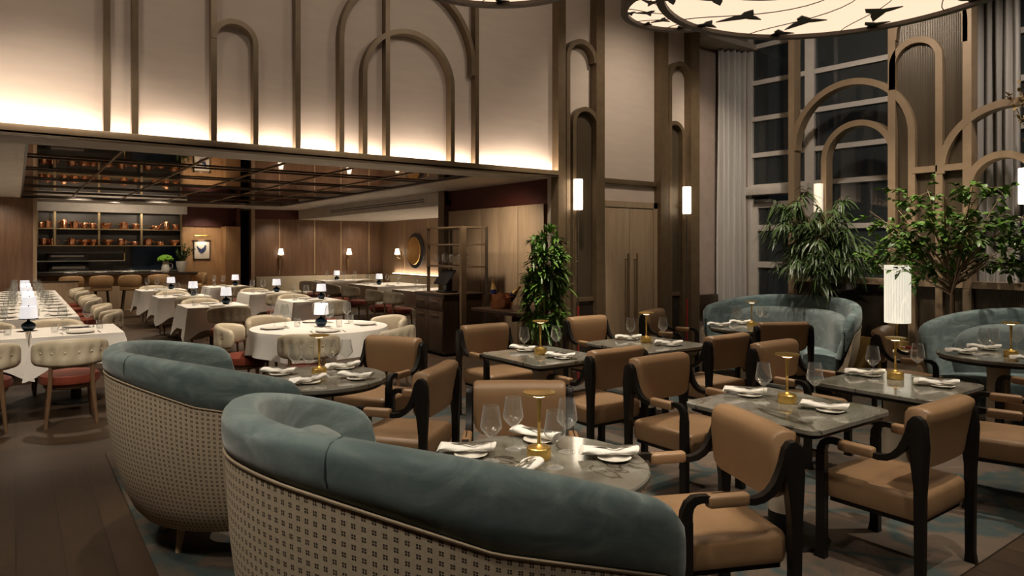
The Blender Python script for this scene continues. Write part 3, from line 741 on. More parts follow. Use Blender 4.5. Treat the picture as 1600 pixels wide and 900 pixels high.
def lamp(tbl, x, y): LAMP.put((x, y, TZ), 0, 'slim brass table lamp with disc top on %s' % tbl, 'brass lamps on the stone tables')
L1n, L2n, S1n, S2n = 'the foreground booth table', 'the left booth table', 'the nearest square stone table', 'the square table by the dracaena'
S3n, S4n, T5n, T6n = 'the table facing the double doors', 'the square table mirroring the tall lampshade', 'the corner booth table', 'the right edge booth table'
lamp(L1n, 1.814, 2.300); lamp(L2n, 1.747, 4.74); lamp(S1n, 3.641, 2.28); lamp(S2n, 3.613, 4.56)
lamp(S3n, 4.89, 4.54); lamp(S4n, 4.905, 2.255); lamp(T5n, 6.90, 4.77); lamp(T6n, 6.70, 2.157)
for tb, gl in ((L1n, (('left', 1.623, 2.385), ('rear left', 1.802, 2.471), ('front right', 1.788, 2.162), ('rear right', 1.972, 2.30))),
               (L2n, (('far left', 1.58, 4.757), ('inner left', 1.646, 4.68), ('inner right', 1.863, 4.82), ('far right', 1.95, 4.74))),
               (S1n, (('left', 3.515, 2.351), ('right', 3.756, 2.176))), (S2n, (('left', 3.47, 4.60), ('right', 3.748, 4.515))),
               (S3n, (('left', 4.74, 4.60), ('right', 5.05, 4.473))), (S4n, (('left', 4.711, 2.312), ('right', 5.08, 2.186))),
               (T5n, (('far left', 6.64, 4.77), ('inner left', 6.74, 4.87), ('inner right', 7.02, 4.74), ('front right', 6.98, 4.64))),
               (T6n, (('left', 6.511, 2.29), ('inner left', 6.58, 2.24), ('right', 6.87, 2.17)))):
    for g in gl: wine(tb, *g)
for tb, ns in ((L1n, (('left', 1.593, 2.53, -.6), ('rear', 1.98, 2.54, -1.25), ('right', 2.06, 2.13, -.6), ('front', 1.60, 2.15, .35))),
               (L2n, (('left', 1.52, 4.93, -.65), ('front', 1.58, 4.49, .3), ('rear', 1.98, 4.88, .0), ('right', 1.90, 4.45, -.85))),
               (S1n, (('left', 3.617, 2.55, -.9), ('right', 3.63, 2.05, -1.1))), (S2n, (('left', 3.61, 4.80, -1.1), ('right', 3.607, 4.29, -.9))),
               (S3n, (('left', 4.89, 4.78, -.5), ('right', 4.894, 4.27, -.75))), (S4n, (('left', 4.855, 2.44, -.75), ('right', 4.864, 1.98, -.85))),
               (T5n, (('left', 6.56, 4.97, -.65), ('rear', 6.98, 4.98, -.6))), (T6n, (('left', 6.55, 2.47, -.5), ('rear', 6.97, 2.45, -.9), ('right', 6.52, 1.98, -.7)))):
    for p in ns: setting(tb, *p)

# ------------------------------------------------------------------ dining room
def mk_dchair(label, group):
    t = thing('tufted_chair', label, 'chair', group=group)
    rings = []; n = 44; buttons = [-52, -31, -10.5, 10.5, 31, 52]
    for i in range(n + 1):
        th = -78 + 156 * i / n; a = R(-90 + th); e = max(0, (abs(th) - 68) / 10); q = 1 - .35 * (1 - math.sqrt(max(0, 1 - e * e)))
        z0 = .555 + .02 * (abs(th) / 78) ** 2; z1 = .815 - .05 * (abs(th) / 78) ** 2; ring = []
        for (r, f) in ((.305, 0), (.322, .12), (.326, .32), (.326, .5), (.326, .68), (.322, .86), (.308, .97), (.285, 1), (.262, .97), (.248, .86), (.244, .6), (.25, .3), (.265, .08), (.285, 0)):
            rr_ = .285 + (r - .285) * q; z = (z0 + z1) / 2 + (z1 - z0) * (f - .5) * q
            if r > .32:
                for b_ in buttons: rr_ -= .032 * math.exp(-((th - b_) / 5.5) ** 2 - ((f - .5) / .20) ** 2)
            ring.append(Vector((rr_ * math.cos(a), rr_ * math.sin(a) + .03, z)))
        rings.append(ring)
    q = B().loft(rings)
    for b_ in buttons: a = R(-90 + b_); q.ball((.300 * math.cos(a), .300 * math.sin(a) + .03, .685), .012, 1, 8)
    q.build('backrest', 'cream_leather', t, smooth=70)
    B().lathe([(.001, .37), (.22, .37), (.245, .385), (.25, .42), (.24, .455), (.20, .475), (.001, .485)], 28, (0, .03, 0)).build('seat', 'red_velvet', t)
    B().lathe([(.001, .33), (.2, .33), (.215, .345), (.215, .372), (.001, .372)], 24, (0, .03, 0)).build('seat_frame', 'leg_wood', t)
    for s_ in (-1, 1):
        B().tube([(s_ * .20, -.22, 0), (s_ * .17, -.20, .35), (s_ * .16, -.215, .60)], [.014, .021, .016], 8).build('leg', 'leg_wood', t)
        B().tube([(s_ * .19, .22, 0), (s_ * .165, .19, .35)], [.013, .021], 8).build('leg', 'leg_wood', t)
    return t
DCH = Kind(mk_dchair)
def dchair(x, y, dx, dy, lb): DCH.put((x, y, 0), face(dx, dy), 'cream tufted barrel chair, ' + lb)
def cloth(name, label, cx, cy, w, l, drop, seed, rot=0, rnd_=None, h=.762):
    r_ = random.Random(seed); n = 144; ph = [r_.random() * 6.28 for _ in range(4)]; rings = []
    def per(i):
        if rnd_:
            a = 2 * PI * i / n; return Vector((rnd_ * math.cos(a), rnd_ * math.sin(a), 0)), Vector((math.cos(a), math.sin(a), 0)), .5 + .5 * math.cos(4 * a)
        s_ = (i / n) * 4; q = int(s_) % 4; u = s_ - int(s_); hw, hl = w / 2, l / 2; c_ = .03
        cs = [(hw, -hl), (hw, hl), (-hw, hl), (-hw, -hl)]; p0 = Vector((*cs[q], 0)); p1 = Vector((*cs[(q + 1) % 4], 0))
        # denser samples near the corners
        u2 = .5 - .5 * math.cos(PI * u); p = p0.lerp(p1, u2); d_ = min((p - p0).length, (p1 - p).length)
        nn = [Vector((1, 0, 0)), Vector((0, 1, 0)), Vector((-1, 0, 0)), Vector((0, -1, 0))][q]
        dg = Vector((p.x / hw, p.y / hl, 0)).normalized(); g = math.exp(-(d_ / .11) ** 2)
        return p * (1 - .0), (nn * (1 - g) + dg * g).normalized(), g
    def ring(tt, inset=0):
        o = []
        for i in range(n):
            p, nn, g = per(i); a = 2 * PI * i / n
            f = math.sin(9 * a + ph[0]) * .5 + math.sin(14 * a + ph[1]) * .3 + math.sin(5 * a + ph[2]) * .4
            if rnd_: dz = drop * (1 + .10 * math.sin(4 * a + ph[3])); off = tt * (.045 + .040 * f)
            else: dz = drop * (1 + .42 * g); off = tt * (.025 + .018 * f + .075 * g) 
            e = min(1, tt * 8); z = h - dz * tt
            o.append(p * (1 - inset) + nn * (off + .008 * e) + Vector((0, 0, z)))
        return o
    rings = [ring(0, q) for q in (.97, .6, .2, .03)] + [ring(q) for q in (0, .05, .15, .3, .5, .7, .85, 1)]
    o = B().loft(rings).build(name, 'linen', smooth=50)
    o.location = (cx, cy, 0); o.rotation_euler = (0, 0, rot)
    return tag(o, label, 'tablecloth')
def dtable(ph, cx, cy, w, l, rad=None):
    t = thing('dining_table', 'dark wooden table hidden under the cloth of ' + ph, 'table', (cx, cy, 0))
    if rad: B().lathe([(.001, .72), (rad - .012, .72), (rad - .012, .755), (.001, .755)], 40).build('tabletop', 'dark_wood', t)
    else: B().box(-w / 2 + .006, w / 2 - .006, -l / 2 + .006, l / 2 - .006, .72, .755, .004).build('tabletop', 'dark_wood', t)
    B().lathe([(.001, 0), (.24, 0), (.24, .02), (.05, .04), (.045, .70), (.12, .72), (.001, .72)], 24).build('pedestal', 'black_metal', t)
def mk_slamp(label, group):
    t = thing('shaded_lamp', label, 'lamp', group=group)
    B().lathe([(.001, 0), (.036, 0), (.040, .006), (.060, .025), (.068, .050), (.062, .075), (.035, .095), (.016, .104), (.013, .125), (.016, .13), (.001, .13)], 24).build('base', 'navy_ceramic', t)
    s_ = B().lathe([(.083, .135), (.074, .262), (.072, .262), (.081, .135)], 48, wob=lambda a: 1 + .012 * math.sin(24 * a), caps=False).build('lamp_shade', 'lampshade_white', t)
    B().lathe([(.001, .128), (.088, .128), (.088, .137), (.001, .137)], 28).build('shade_rim', 'black_wood', s_)
    B().lathe([(.001, .262), (.006, .262), (.008, .272), (.001, .278)], 10).build('finial', 'black_wood', s_)
    return t
SLAMP = Kind(mk_slamp)
def mk_stone_plate(label, group):
    return tag(B().lathe([(.001, 0), (.08, 0), (.13, .012), (.13, .016), (.08, .006), (.001, .005)], 28).build('dinner_plate', 'porcelain'), label, 'plate', group)
DPL = Kind(mk_stone_plate)
HZ = .7635
def dset(ph, cx, cy, pts, lampxy, wines, tumbs, ang=0):
    """pts: (word, dx, dy) place settings; each plate gets a knife and fork beside it"""
    if lampxy: SLAMP.put((cx + lampxy[0], cy + lampxy[1], HZ), 0, 'white shaded lamp on navy ball base on %s' % ph, 'shaded lamps in the dining room')
    for wd, dx, dy in pts:
        DPL.put((cx + dx, cy + dy, HZ), 0, 'white dinner plate at the %s side of %s' % (wd, ph), 'dinner plates in the dining room')
        h_ = math.hypot(dx, dy); tx, ty = -dy / h_, dx / h_
        for kd, sg, nm in ((KNIFE, 1, 'knife'), (FORK, -1, 'fork')):
            kd.put((cx + dx + tx * .165 * sg, cy + dy + ty * .165 * sg, HZ), math.atan2(-dy, -dx), 'steel %s beside the %s plate on %s' % (nm, wd, ph), 'cutlery in the dining room')
    for wd, dx, dy in wines: WINE.put((cx + dx, cy + dy, HZ), 0, 'empty stemmed wine glass, the %s one on %s' % (wd, ph), 'wine glasses in the dining room', 1.08)
    for wd, dx, dy in tumbs: TUMB.put((cx + dx, cy + dy, HZ), 0, 'clear tumbler, the %s one on %s' % (wd, ph), 'tumblers in the dining room')
# big round table
RT = 'the big round clothed table'
dtable(RT, 2.79, 7.54, 0, 0, .74)
cloth('tablecloth', 'white cloth draped over the big round dining table', 2.79, 7.54, 0, 0, .27, 3, rnd_=.75)
dset(RT, 2.79, 7.54, (('front', -.1, -.50), ('rear', .1, .50), ('left', -.50, .1), ('right', .5, -.1)), (.02, .02),
     (('far left', -.42, .30), ('inner left', -.33, .22), ('front left', -.36, .08), ('right', .36, .1), ('rear right', .25, .34), ('front', .02, -.22)),
     (('left', -.22, .12), ('right', .44, -.02 + .2), ('front', .16, -.16)))
for x, y, lb in ((2.04, 7.92, 'seen side on left of the big round table'), (2.42, 6.83, 'in front of the big round table, its back to the viewer'), (3.30, 6.82 + .02, 'front right of the big round table'),
                 (3.66, 7.75, 'right of the big round table, beside the black cabinet'), (2.55, 8.55, 'behind the big round table')):
    dchair(x, y, 2.79 - x, 7.54 - y, lb)
# two files of square tables
def sq(ph, cx, cy, seed, w=.88, l=.86):
    dtable(ph, cx, cy, w, l)
    cloth('tablecloth', 'white cloth with hanging corners on ' + ph, cx, cy, w, l, .34, seed)
    dset(ph, cx, cy, (('near', .0, -.28), ('far', .0, .28)), (.20, .02), (('left', -.24, .16), ('right', -.08, -.02), ), (('near', -.28, -.04), ('far', .3, .2)))
SQ = [('the near left square table', 2.50, 11.42), ('the middle left square table', 2.50, 13.92), ('the far left square table', 2.52, 16.3),
      ('the near centre square table', 4.12, 11.6), ('the middle centre square table', 4.08, 14.0), ('the far centre square table', 4.0, 16.9)]
for i, (ph, x, y) in enumerate(SQ):
    sq(ph, x, y, 20 + i)
    dchair(x + .06, y - .72, 0, 1, 'on the near side of ' + ph[4:])
    if i != 5: dchair(x - .02, y + .74, 0, -1, 'on the far side of ' + ph[4:])
# long row of tables along the left and the two tables in front of it
RW = ['long row table nearest the viewer', 'second long row table', 'middle long row table', 'fourth long row table', 'last long row table']
for i, nm in enumerate(RW):
    ph = 'the ' + nm; cy = 11.2 + 1.38 * i
    dtable(ph, .18, cy, .98, 1.36)
    cloth('tablecloth', 'white cloth on ' + ph, .18, cy, .98, 1.36, .28, 40 + i)
    dset(ph, .18, cy, (('near right', .30, -.34), ('far right', .30, .34), ('near left', -.30, -.34), ('far left', -.30, .34)), (-.04, -.45),
         (('near right', .18, -.12), ('far right', .14, .5), ('near left', -.22, -.12), ('far left', -.2, .5)), (('right', .04, -.3), ('left', -.3, .05)))
for y, lb in ((10.72, 'first of the six along the long row, nearest the viewer'), (12.05, 'second of the six along the long row'), (13.55, 'third of the six along the long row'),
              (14.5, 'fourth of the six along the long row'), (16.0, 'fifth of the six along the long row'), (17.25, 'last of the six along the long row, by the bar')):
    dchair(.90, y, -1, 0, lb)
NT = [('the clothed table behind the left booth', .53, 8.78, .80, 1.02), ('the clothed table at the left edge', -.32, 8.78, .80, 1.02)]
for i, (ph, x, y, w, l) in enumerate(NT):
    dtable(ph, x, y, w, l); cloth('tablecloth', 'white cloth on ' + ph, x, y, w, l, .30, 60 + i)
dset(NT[0][0], .53, 8.78, (('near', .02, -.30), ('far', .02, .32)), (-.42, .2), (('left', -.12, .12), ('right', .12, .22)), (('left', -.20, -.12), ('inner', -.1, -.04), ('right', .22, .02)))
dset(NT[1][0], -.32, 8.78, (('near', .02, -.30), ('far', .02, .32)), None, (('left', -.15, .1), ('right', .2, .2)), (('right', .25, -.1),))
dchair(.42, 7.75, 0, 1, 'at the table behind the left booth, back to the viewer'); dchair(-.27, 7.82, 0, 1, 'cut by the left picture edge')
dchair(.36, 9.55, 0, -1, 'behind the front table behind the left booth'); dchair(-.30, 9.55, 0, -1, 'behind the front table at the left edge')
# bench seating along the right wall of the dining room
def bench(name, label, x0, x1, y0, y1, axis):
    t = thing(name, label, 'bench', ((x0 + x1) / 2, (y0 + y1) / 2, 0)); a, c_ = (x1 - x0) / 2, (y1 - y0) / 2
    B().box(-a, a, -c_, c_, 0, .34, .01).build('base', 'beige_stone', t)
    if axis == 'x': B().cushion(-a, a - .14, -c_, c_, .34, .46, .03, .01).build('seat', 'cream_leather', t); B().box(a - .13, a, -c_, c_, .34, .86, .03).build('backrest', 'cream_leather', t)
    else: B().cushion(-a, a, -c_, c_ - .14, .34, .46, .03, .01).build('seat', 'cream_leather', t); B().box(-a, a, c_ - .13, c_, .34, .86, .03).build('backrest', 'cream_leather', t)
bench('wall_bench', 'long cream bench under the lit panels of the right dining wall', 8.55, 9.18, 11.4, 18.7, 'x')
bench('wall_bench', 'cream bench along the dark panelled far wall under two sconces', 5.35, 9.18, 18.85, 19.48, 'y')
bench('wall_bench', 'cream bench at the left wall behind the long row of tables', -1.2, -.42, 10.2, 17.7, 'y')
BT = [('the far bench table', 7.5, 18.25, 1.5, .8), ('the middle bench table', 7.45, 15.4, 1.4, 1.7), ('the bench table by the bronze shelf', 7.35, 12.75, 1.5, 1.5)]
for i, (ph, x, y, w, l) in enumerate(BT):
    dtable(ph, x, y, w, l); cloth('tablecloth', 'white cloth on ' + ph, x, y, w, l, .33, 70 + i)
    dset(ph, x, y, (('near', -.3, -l / 2 + .18), ('far', -.3, l / 2 - .18)), (-.25, .05) if i < 2 else None, (('left', -.5, .15), ('inner', -.1, -.1), ('right', .3, .1)), (('left', -.42, -.1), ('right', .15, -.15)))
for x, y, dx, dy, lb in ((6.25, 17.5, .7, .7, 'left of the far bench table'), (6.2, 15.6, 1, 0, 'at the bench tables, left of the pair'), (6.25, 14.7, 1, .1, 'at the bench tables, right of the pair'),
                         (6.1, 13.05, 1, 0, 'second from the bronze shelf at the bench tables'), (6.12, 12.25, 1, .05, 'nearest the bronze shelf at the bench tables'), (7.75, 18.82 - 1.25, 0, 1, 'on the near side of the far bench table')):
    dchair(x, y, dx, dy, lb)
def wsconce(label, loc, dx, dy):
    t = thing('shell_sconce', label, 'wall lamp', loc, face(dx, dy))
    B().lathe([(.085, 0), (.05, .17), (.046, .17), (.081, 0)], 24, caps=False, c=(0, .12, 0)).build('lamp_shade', 'small_shade', t)
    B().box(-.02, .02, 0, .02, -.42, .1, .004).tube([(0, .01, -.12), (0, .12, -.10), (0, .12, .05)], .010, 6).lathe([(.001, -.10), (.03, -.09), (.05, -.02), (.02, 0), (.001, 0)], 16, (0, .12, 0)).build('bracket', 'dark_brass', t)
wsconce('small lit cone sconce on the far wall, left one of two', (6.03, 19.47, 1.47), 0, -1)
wsconce('small lit cone sconce on the far wall, right one of two', (8.05, 19.47, 1.47), 0, -1)
wsconce('small lit cone sconce on the right dining wall beside the round artwork', (9.18, 18.2, 1.47), -1, 0)
struct(B().box(9.12, 9.19, 11.5, 18.8, .87, .90).build('trim_90', 'oak'))
struct(B().box(9.15, 9.185, 11.6, 18.7, .902, .915).build('trim_91', 'led'))
t = thing('wall_art', 'round gold and slate disc artwork on the right dining wall', 'artwork', (9.17, 17.25, 1.58))
rot = Matrix.Rotation(-PI / 2, 4, 'Y')
B().lathe([(.001, 0), (.50, 0), (.50, .03), (.001, .03)], 48, mat=rot).build('slate_disc', 'slate', t)
B().lathe([(.001, .03), (.40, .03), (.39, .05), (.001, .055)], 48, (0, .08, 0), mat=rot).build('gold_disc', 'gold_leaf', t)

# ------------------------------------------------------------------ bar and open kitchen
t = thing('bar_counter', 'long dark topped bar counter in front of the open kitchen', 'counter', (2.0, 19.0, 0))
B().box(-1.6, 1.6, -.10, .4, 0, 1.0).build('front_panel', 'oak', t)
B().box(-1.65, 1.75, -.25, .42, 1.0, 1.05, .01).build('countertop', 'dark_wood', t)
t = thing('steel_counter', 'steel kitchen counter behind the bar', 'counter', (2.0, 19.85, 0))
B().box(-1.6, 1.55, -.3, .4, 0, 1.05).build('cabinet_body', 'dark_steel', t); B().box(-1.62, 1.57, -.35, .4, 1.05, 1.09, .006).build('worktop', 'steel', t)
t = thing('booth_partition', 'low pale partition with dark cap between long row and bar', 'partition', (.72, 18.0, 0))
B().box(-.40, .40, -.05, .05, 0, .90).build('panel', 'oak', t); B().box(-.42, .42, -.06, .06, .90, .93, .005).build('cap', 'dark_wood', t)
def mk_stool(label, group):
    t = thing('bar_stool', label, 'stool', group=group)
    rings = []
    for i in range(31):
        th = -95 + 190 * i / 30; a = R(-90 + th); e = max(0, (abs(th) - 80) / 15); q = 1 - .5 * (1 - math.sqrt(max(0, 1 - e * e))); z0, z1 = .76, 1.03 - .06 * (abs(th) / 95) ** 2
        rings.append([Vector(((.215 + (r_ - .215) * q) * math.cos(a), (.215 + (r_ - .215) * q) * math.sin(a), z0 + (z1 - z0) * f)) for r_, f in ((.225, 0), (.245, .15), (.252, .5), (.245, .85), (.225, 1), (.20, 1), (.185, .85), (.18, .5), (.19, .1))])
    B().loft(rings).build('backrest', 'saddle_leather', t, smooth=70)
    B().lathe([(.001, .66), (.20, .66), (.22, .68), (.22, .73), (.19, .76), (.001, .77)], 24).build('seat', 'saddle_leather', t)
    for a in (45, 135, 225, 315): B().tube([(.26 * math.cos(R(a)), .26 * math.sin(R(a)), 0), (.16 * math.cos(R(a)), .16 * math.sin(R(a)), .67)], [.014, .02], 8).build('leg', 'dark_wood', t)
    B().tube([(.225 * math.cos(R(a)), .225 * math.sin(R(a)), .22) for a in range(0, 361, 15)], .008, 6).build('footrest', 'dark_brass', t)
    return t
STOOL = Kind(mk_stool)
for x, lb in ((1.02, 'leftmost, behind the low partition'), (1.61, 'second from the left, at the bar'), (2.19, 'third from the left, at the bar'), (2.80, 'below the green hydrangea jug')):
    STOOL.put((x, 18.45, 0), 0, 'tan leather bar stool, ' + lb)
t = dup(STOOL.o, (3.72, 18.75, 0), PI / 2 + .5, 'tan leather bar stool turned sideways at the right end of the bar')
for i, x in enumerate((1.10, 1.75, 2.27)):
    TUMB.put((x, 18.95, 1.05), 0, 'clear tumbler on the bar top, %s from the left' % ('first', 'second', 'third')[i], 'tumblers on the bar')
for i, x in enumerate((1.03, 1.63, 2.20, 2.82)):
    NAP.put((x, 18.86, 1.05), 0, 'rolled napkin on the bar top, %s from the left' % ('first', 'second', 'third', 'fourth')[i], 'napkins on the bar')
# hanging shelf with copper
SY = 19.4
t = thing('hanging_shelf', 'two tier hanging shelf of copper pots above the kitchen', 'shelf', (1.93, SY, 0))
xs = [.40, .745, 1.64, 2.56, 3.47]
for x in xs: B().box(x - 1.93 - .022, x - 1.93 + .022, -.03, .01, 1.70, 2.53).build('upright', 'dark_brass', t)
for z in (1.715, 2.115): B().box(.38 - 1.93, 3.49 - 1.93, -.06, .32, z - .012, z + .012).build('shelf_board', 'dark_brass', t)
B().box(.38 - 1.93, 3.49 - 1.93, .32, .34, 1.70, 2.53).build('back_panel', 'kitchen_black', t)
struct(B().box(.30, 3.6, 19.3, 19.8, 2.53, CZ).build('trim_92', 'white_paint'))
def copper(kind, label, x, z, s_=1.0):
    t = thing({'pitcher': 'copper_pitcher', 'stockpot': 'copper_stockpot', 'bowl': 'copper_bowl', 'saucepan': 'copper_saucepan', 'cup': 'copper_cup'}[kind], label, 'cookware', (x, SY + .1, z), 0, 'copper vessels on the hanging shelf')
    t.scale = (s_,) * 3
    P_ = {'pitcher': [(.001, 0), (.075, 0), (.078, .01), (.068, .12), (.062, .19), (.045, .205), (.01, .215), (.012, .235), (.001, .24)],
          'stockpot': [(.001, 0), (.095, 0), (.10, .01), (.10, .17), (.104, .175), (.098, .178), (.02, .19), (.02, .205), (.001, .21)],
          'bowl': [(.001, 0), (.06, 0), (.065, .02), (.105, .06), (.125, .11), (.128, .15), (.12, .15), (.11, .1), (.001, .03)],
          'saucepan': [(.001, 0), (.095, 0), (.10, .01), (.103, .10), (.10, .105), (.094, .10), (.09, .012), (.001, .01)],
          'cup': [(.001, 0), (.05, 0), (.055, .008), (.066, .12), (.064, .125), (.058, .12), (.048, .015), (.001, .012)]}[kind]
    B().lathe(P_, 24).build('body', 'copper', t)
    h_ = B()
    if kind == 'pitcher': h_.tube([(-.065, 0, .05), (-.12, 0, .07), (-.125, 0, .14), (-.06, 0, .18)], .008, 6)
    elif kind == 'saucepan': h_.tube([(-.10, 0, .085), (-.18, 0, .10), (-.30, 0, .125)], [.009, .008, .010], 6)
    elif kind == 'cup': h_.tube([(.06, 0, .03), (.10, 0, .05), (.10, 0, .09), (.062, 0, .105)], .006, 6)
    else:
        for s2 in (-1, 1): h_.tube([(s2 * .10, -.03, .12), (s2 * .145, -.025, .125), (s2 * .145, .025, .125), (s2 * .10, .03, .12)], .007, 6)
    h_.build('handle', 'copper', t)
top = (('cup', .50 - .03, 'far left end'), ('stockpot', .60, 'left of the first upright'), ('pitcher', .93, 'right of the first upright'), ('stockpot', 1.14, 'beside the tall pitcher'), ('cup', 1.34, 'second bay, third from left'), ('cup', 1.51, 'just left of the second upright'),
       ('bowl', 1.80, 'just right of the second upright'), ('stockpot', 2.18, 'middle of the third bay'), ('cup', 2.44, 'just left of the third upright'), ('saucepan', 2.90, 'fourth bay, long handled'), ('pitcher', 3.14, 'fourth bay, tallest'), ('cup', 3.35, 'far right end'))
for kd, x, w_ in top: copper(kd, 'copper %s on the upper hanging shelf, %s' % ({'stockpot': 'pot'}.get(kd, kd), w_), x, 2.128, {'cup': 1.15, 'bowl': .95, 'stockpot': .95}.get(kd, 1))
low = (('cup', .52, 'far left end'), ('cup', .70, 'at the first upright'), ('stockpot', 1.08, 'widest of second bay'), ('bowl', 1.34, 'middle of second bay'), ('bowl', 1.53, 'left of the second upright'), ('bowl', 1.84, 'right of the second upright'),
       ('cup', 2.12, 'middle of the third bay'), ('saucepan', 2.42, 'left of the third upright'), ('stockpot', 2.72, 'right of the third upright'), ('saucepan', 3.0, 'fourth bay, long handled'), ('bowl', 3.32, 'far right end'))
for kd, x, w_ in low: copper(kd, 'copper %s on the lower hanging shelf, %s' % ({'stockpot': 'pot'}.get(kd, kd), w_), x, 1.728, {'cup': 1.25, 'bowl': .9, 'stockpot': .9, 'saucepan': .9}.get(kd, 1))
t = thing('grill_oven', 'black salamander grill mounted on the kitchen back wall', 'oven', (1.02, 20.05, 1.36))
B().box(-.42, .42, -.2, .22, .0, .30, .02).build('housing', 'kitchen_black', t); B().box(-.34, .34, -.215, -.19, .08, .12).box(-.34, .34, -.215, -.19, .2, .23).build('grill_bar', 'steel', t)
t = thing('grill_oven', 'black range oven below the steel pass shelf', 'oven', (1.05, 20.05, 1.09))
B().box(-.42, .42, -.2, .22, 0, .19, .02).build('housing', 'kitchen_black', t); B().box(-.34, .34, -.215, -.19, .06, .12).build('grill_bar', 'steel', t)
t = thing('pass_shelf', 'steel pass shelf with brass end post above the kitchen counter', 'shelf', (1.3, 19.75, 1.33))
B().box(-.92, .92, -.15, .2, 0, .02).build('shelf_board', 'steel', t); B().box(-.92, .92, -.15, -.12, .20, .36).build('top_rail', 'dark_steel', t)
for x in (-.91, .91): B().box(x - .012, x + .012, -.15, -.12, .02, .38).build('end_post', 'brass', t)
B().box(2.45, 3.54, 20.26, 20.3, .9, 1.9).build('wall_tile', 'navy_tile')['kind'] = 'structure'
# flowers on the bar
def leafq(bm, p, d, n, L_, w, droop=.2, cup=.15, seg=3):
    d = d.normalized(); sd = d.cross(n)
    if sd.length < 1e-4: sd = d.cross(Vector((1, 0, .3)))
    sd.normalize(); up = sd.cross(d).normalized(); pr = None
    for i in range(seg + 1):
        u = i / seg; ww = w * math.sin(PI * min(.97, .08 + .89 * u)) ** .8 * .5; c_ = p + d * (L_ * u) - Vector((0, 0, droop * L_ * u * u))
        row = [bm.verts.new(c_ - sd * ww + up * cup * ww), bm.verts.new(c_), bm.verts.new(c_ + sd * ww + up * cup * ww)]
        if pr:
            for j in (0, 1): bm.faces.new((pr[j], pr[j + 1], row[j + 1], row[j]))
        pr = row
def rv(r_): return Vector((r_.gauss(0, 1), r_.gauss(0, 1), r_.gauss(0, 1))).normalized()
t = thing('flower_jug', 'white stoneware jug of bright green hydrangea on the bar', 'vase', (3.05, 19.05, 1.05))
B().lathe([(.001, 0), (.085, 0), (.09, .02), (.10, .08), (.08, .18), (.065, .24), (.075, .27), (.06, .268), (.001, .2)], 24).tube([(.09, 0, .08), (.16, 0, .12), (.16, 0, .2), (.07, 0, .24)], .012, 6).build('jug', 'white_stoneware', t)
q = B(); r_ = random.Random(3)
for i in range(90):
    v_ = rv(r_); v_.z = abs(v_.z) * .75; q.ball((v_.x * .155, v_.y * .15, .30 + v_.z * .15), .04, .8, 7)
q.build('hydrangea_head', 'hydrangea', t)
t = thing('leaf_vase', 'pale ribbed vase of dark leafy branches on the bar', 'vase', (3.42, 19.05, 1.05))
B().lathe([(.001, 0), (.08, 0), (.085, .02), (.12, .14), (.135, .27), (.125, .27), (.10, .12), (.001, .05)], 32, wob=lambda a: 1 + .04 * math.sin(8 * a)).build('vase', 'white_stoneware', t)
q = B(); r_ = random.Random(4)
for i in range(26):
    d_ = Vector((r_.gauss(0, .5), r_.gauss(0, .4), 1)).normalized(); Ls = r_.uniform(.25, .52); q.tube([Vector((0, 0, .2)), Vector((0, 0, .25)) + d_ * Ls], .003, 4)
    for j in range(14): leafq(q.bm, Vector((0, 0, .25)) + d_ * Ls * (j + 1) / 14, (d_ * .3 + rv(r_)).normalized(), Vector((0, 0, 1)), .07, .035)
q.build('foliage', 'leaf_dark', t)
t = thing('framed_print', 'framed print of a blue hen on the warm oak wall', 'picture', (3.99, 19.49, 1.60))
B().box(-.21, .21, -.02, .008, -.25, .25, .003).build('frame', 'black_wood', t); B().box(-.185, .185, -.024, -.018, -.225, .225).build('paper', 'paper', t)
hen = [(-.10, .02), (-.135, .09), (-.12, .12), (-.07, .06), (-.02, .03), (.03, .06), (.06, .11), (.065, .14), (.085, .145), (.10, .125), (.12, .11), (.10, .10), (.105, .05), (.09, -.01), (.05, -.06), (.02, -.075), (.02, -.12), (.01, -.12), (.005, -.08), (-.02, -.08), (-.022, -.12), (-.032, -.12), (-.035, -.075), (-.08, -.045)]
B().prism(hen, lambda x, z: Vector((x, -.027, z)), lambda x, z: Vector((x, -.024, z))).build('hen_drawing', 'ink_blue', t)
t = thing('picture_light', 'brass picture light above the hen print', 'lamp', (3.99, 19.49, 1.98))
B().tube([(-.2, -.12, 0), (.2, -.12, 0)], .018, 10).tube([(0, -.12, 0), (0, .0, -.02)], .008, 6).build('tube', 'brass', t)

# ------------------------------------------------------------------ service station by the red wall
t = thing('service_cabinet', 'black wooden service cabinet with drawers carrying the order terminal', 'cabinet', (5.58, 9.42, 0))
B().box(-.33, .36, -.44, .44, .04, .93).build('body', 'dark_wood', t); B().box(-.35, .37, -.46, .46, .93, .955, .004).build('top', 'dark_wood', t)
for y0, y1 in ((-.43, -.005), (.005, .43)):
    d_ = B().box(-.352, -.33, y0, y1, .70, .90, .003).build('drawer', 'dark_wood', t); B().tube([(-.375, y0 + .1, .84), (-.375, y1 - .1, .84)], .007, 6).build('handle', 'dark_brass', d_)
    d_ = B().box(-.352, -.33, y0, y1, .08, .69, .003).build('door', 'dark_wood', t); B().tube([(-.375, y0 + .1, .63), (-.375, y1 - .1, .63)], .007, 6).build('handle', 'dark_brass', d_)
t = thing('order_terminal', 'black tilted order terminal on the service cabinet', 'screen', (5.50, 9.35, .956))
B().box(-.10, .14, -.13, .13, 0, .025, .005).box(-.02, .08, -.05, .05, .02, .2).build('stand', 'black_plastic', t)
B().box(-.012, .012, -.20, .20, -.14, .14, .004, Matrix.Translation((-.02, 0, .24)) @ Matrix.Rotation(R(38), 4, 'Y')).build('display', 'black_plastic', t)
t = thing('bronze_shelf', 'open bronze shelving with hanging stemware above the service cabinet', 'shelf', (5.55, 8.92, 0))
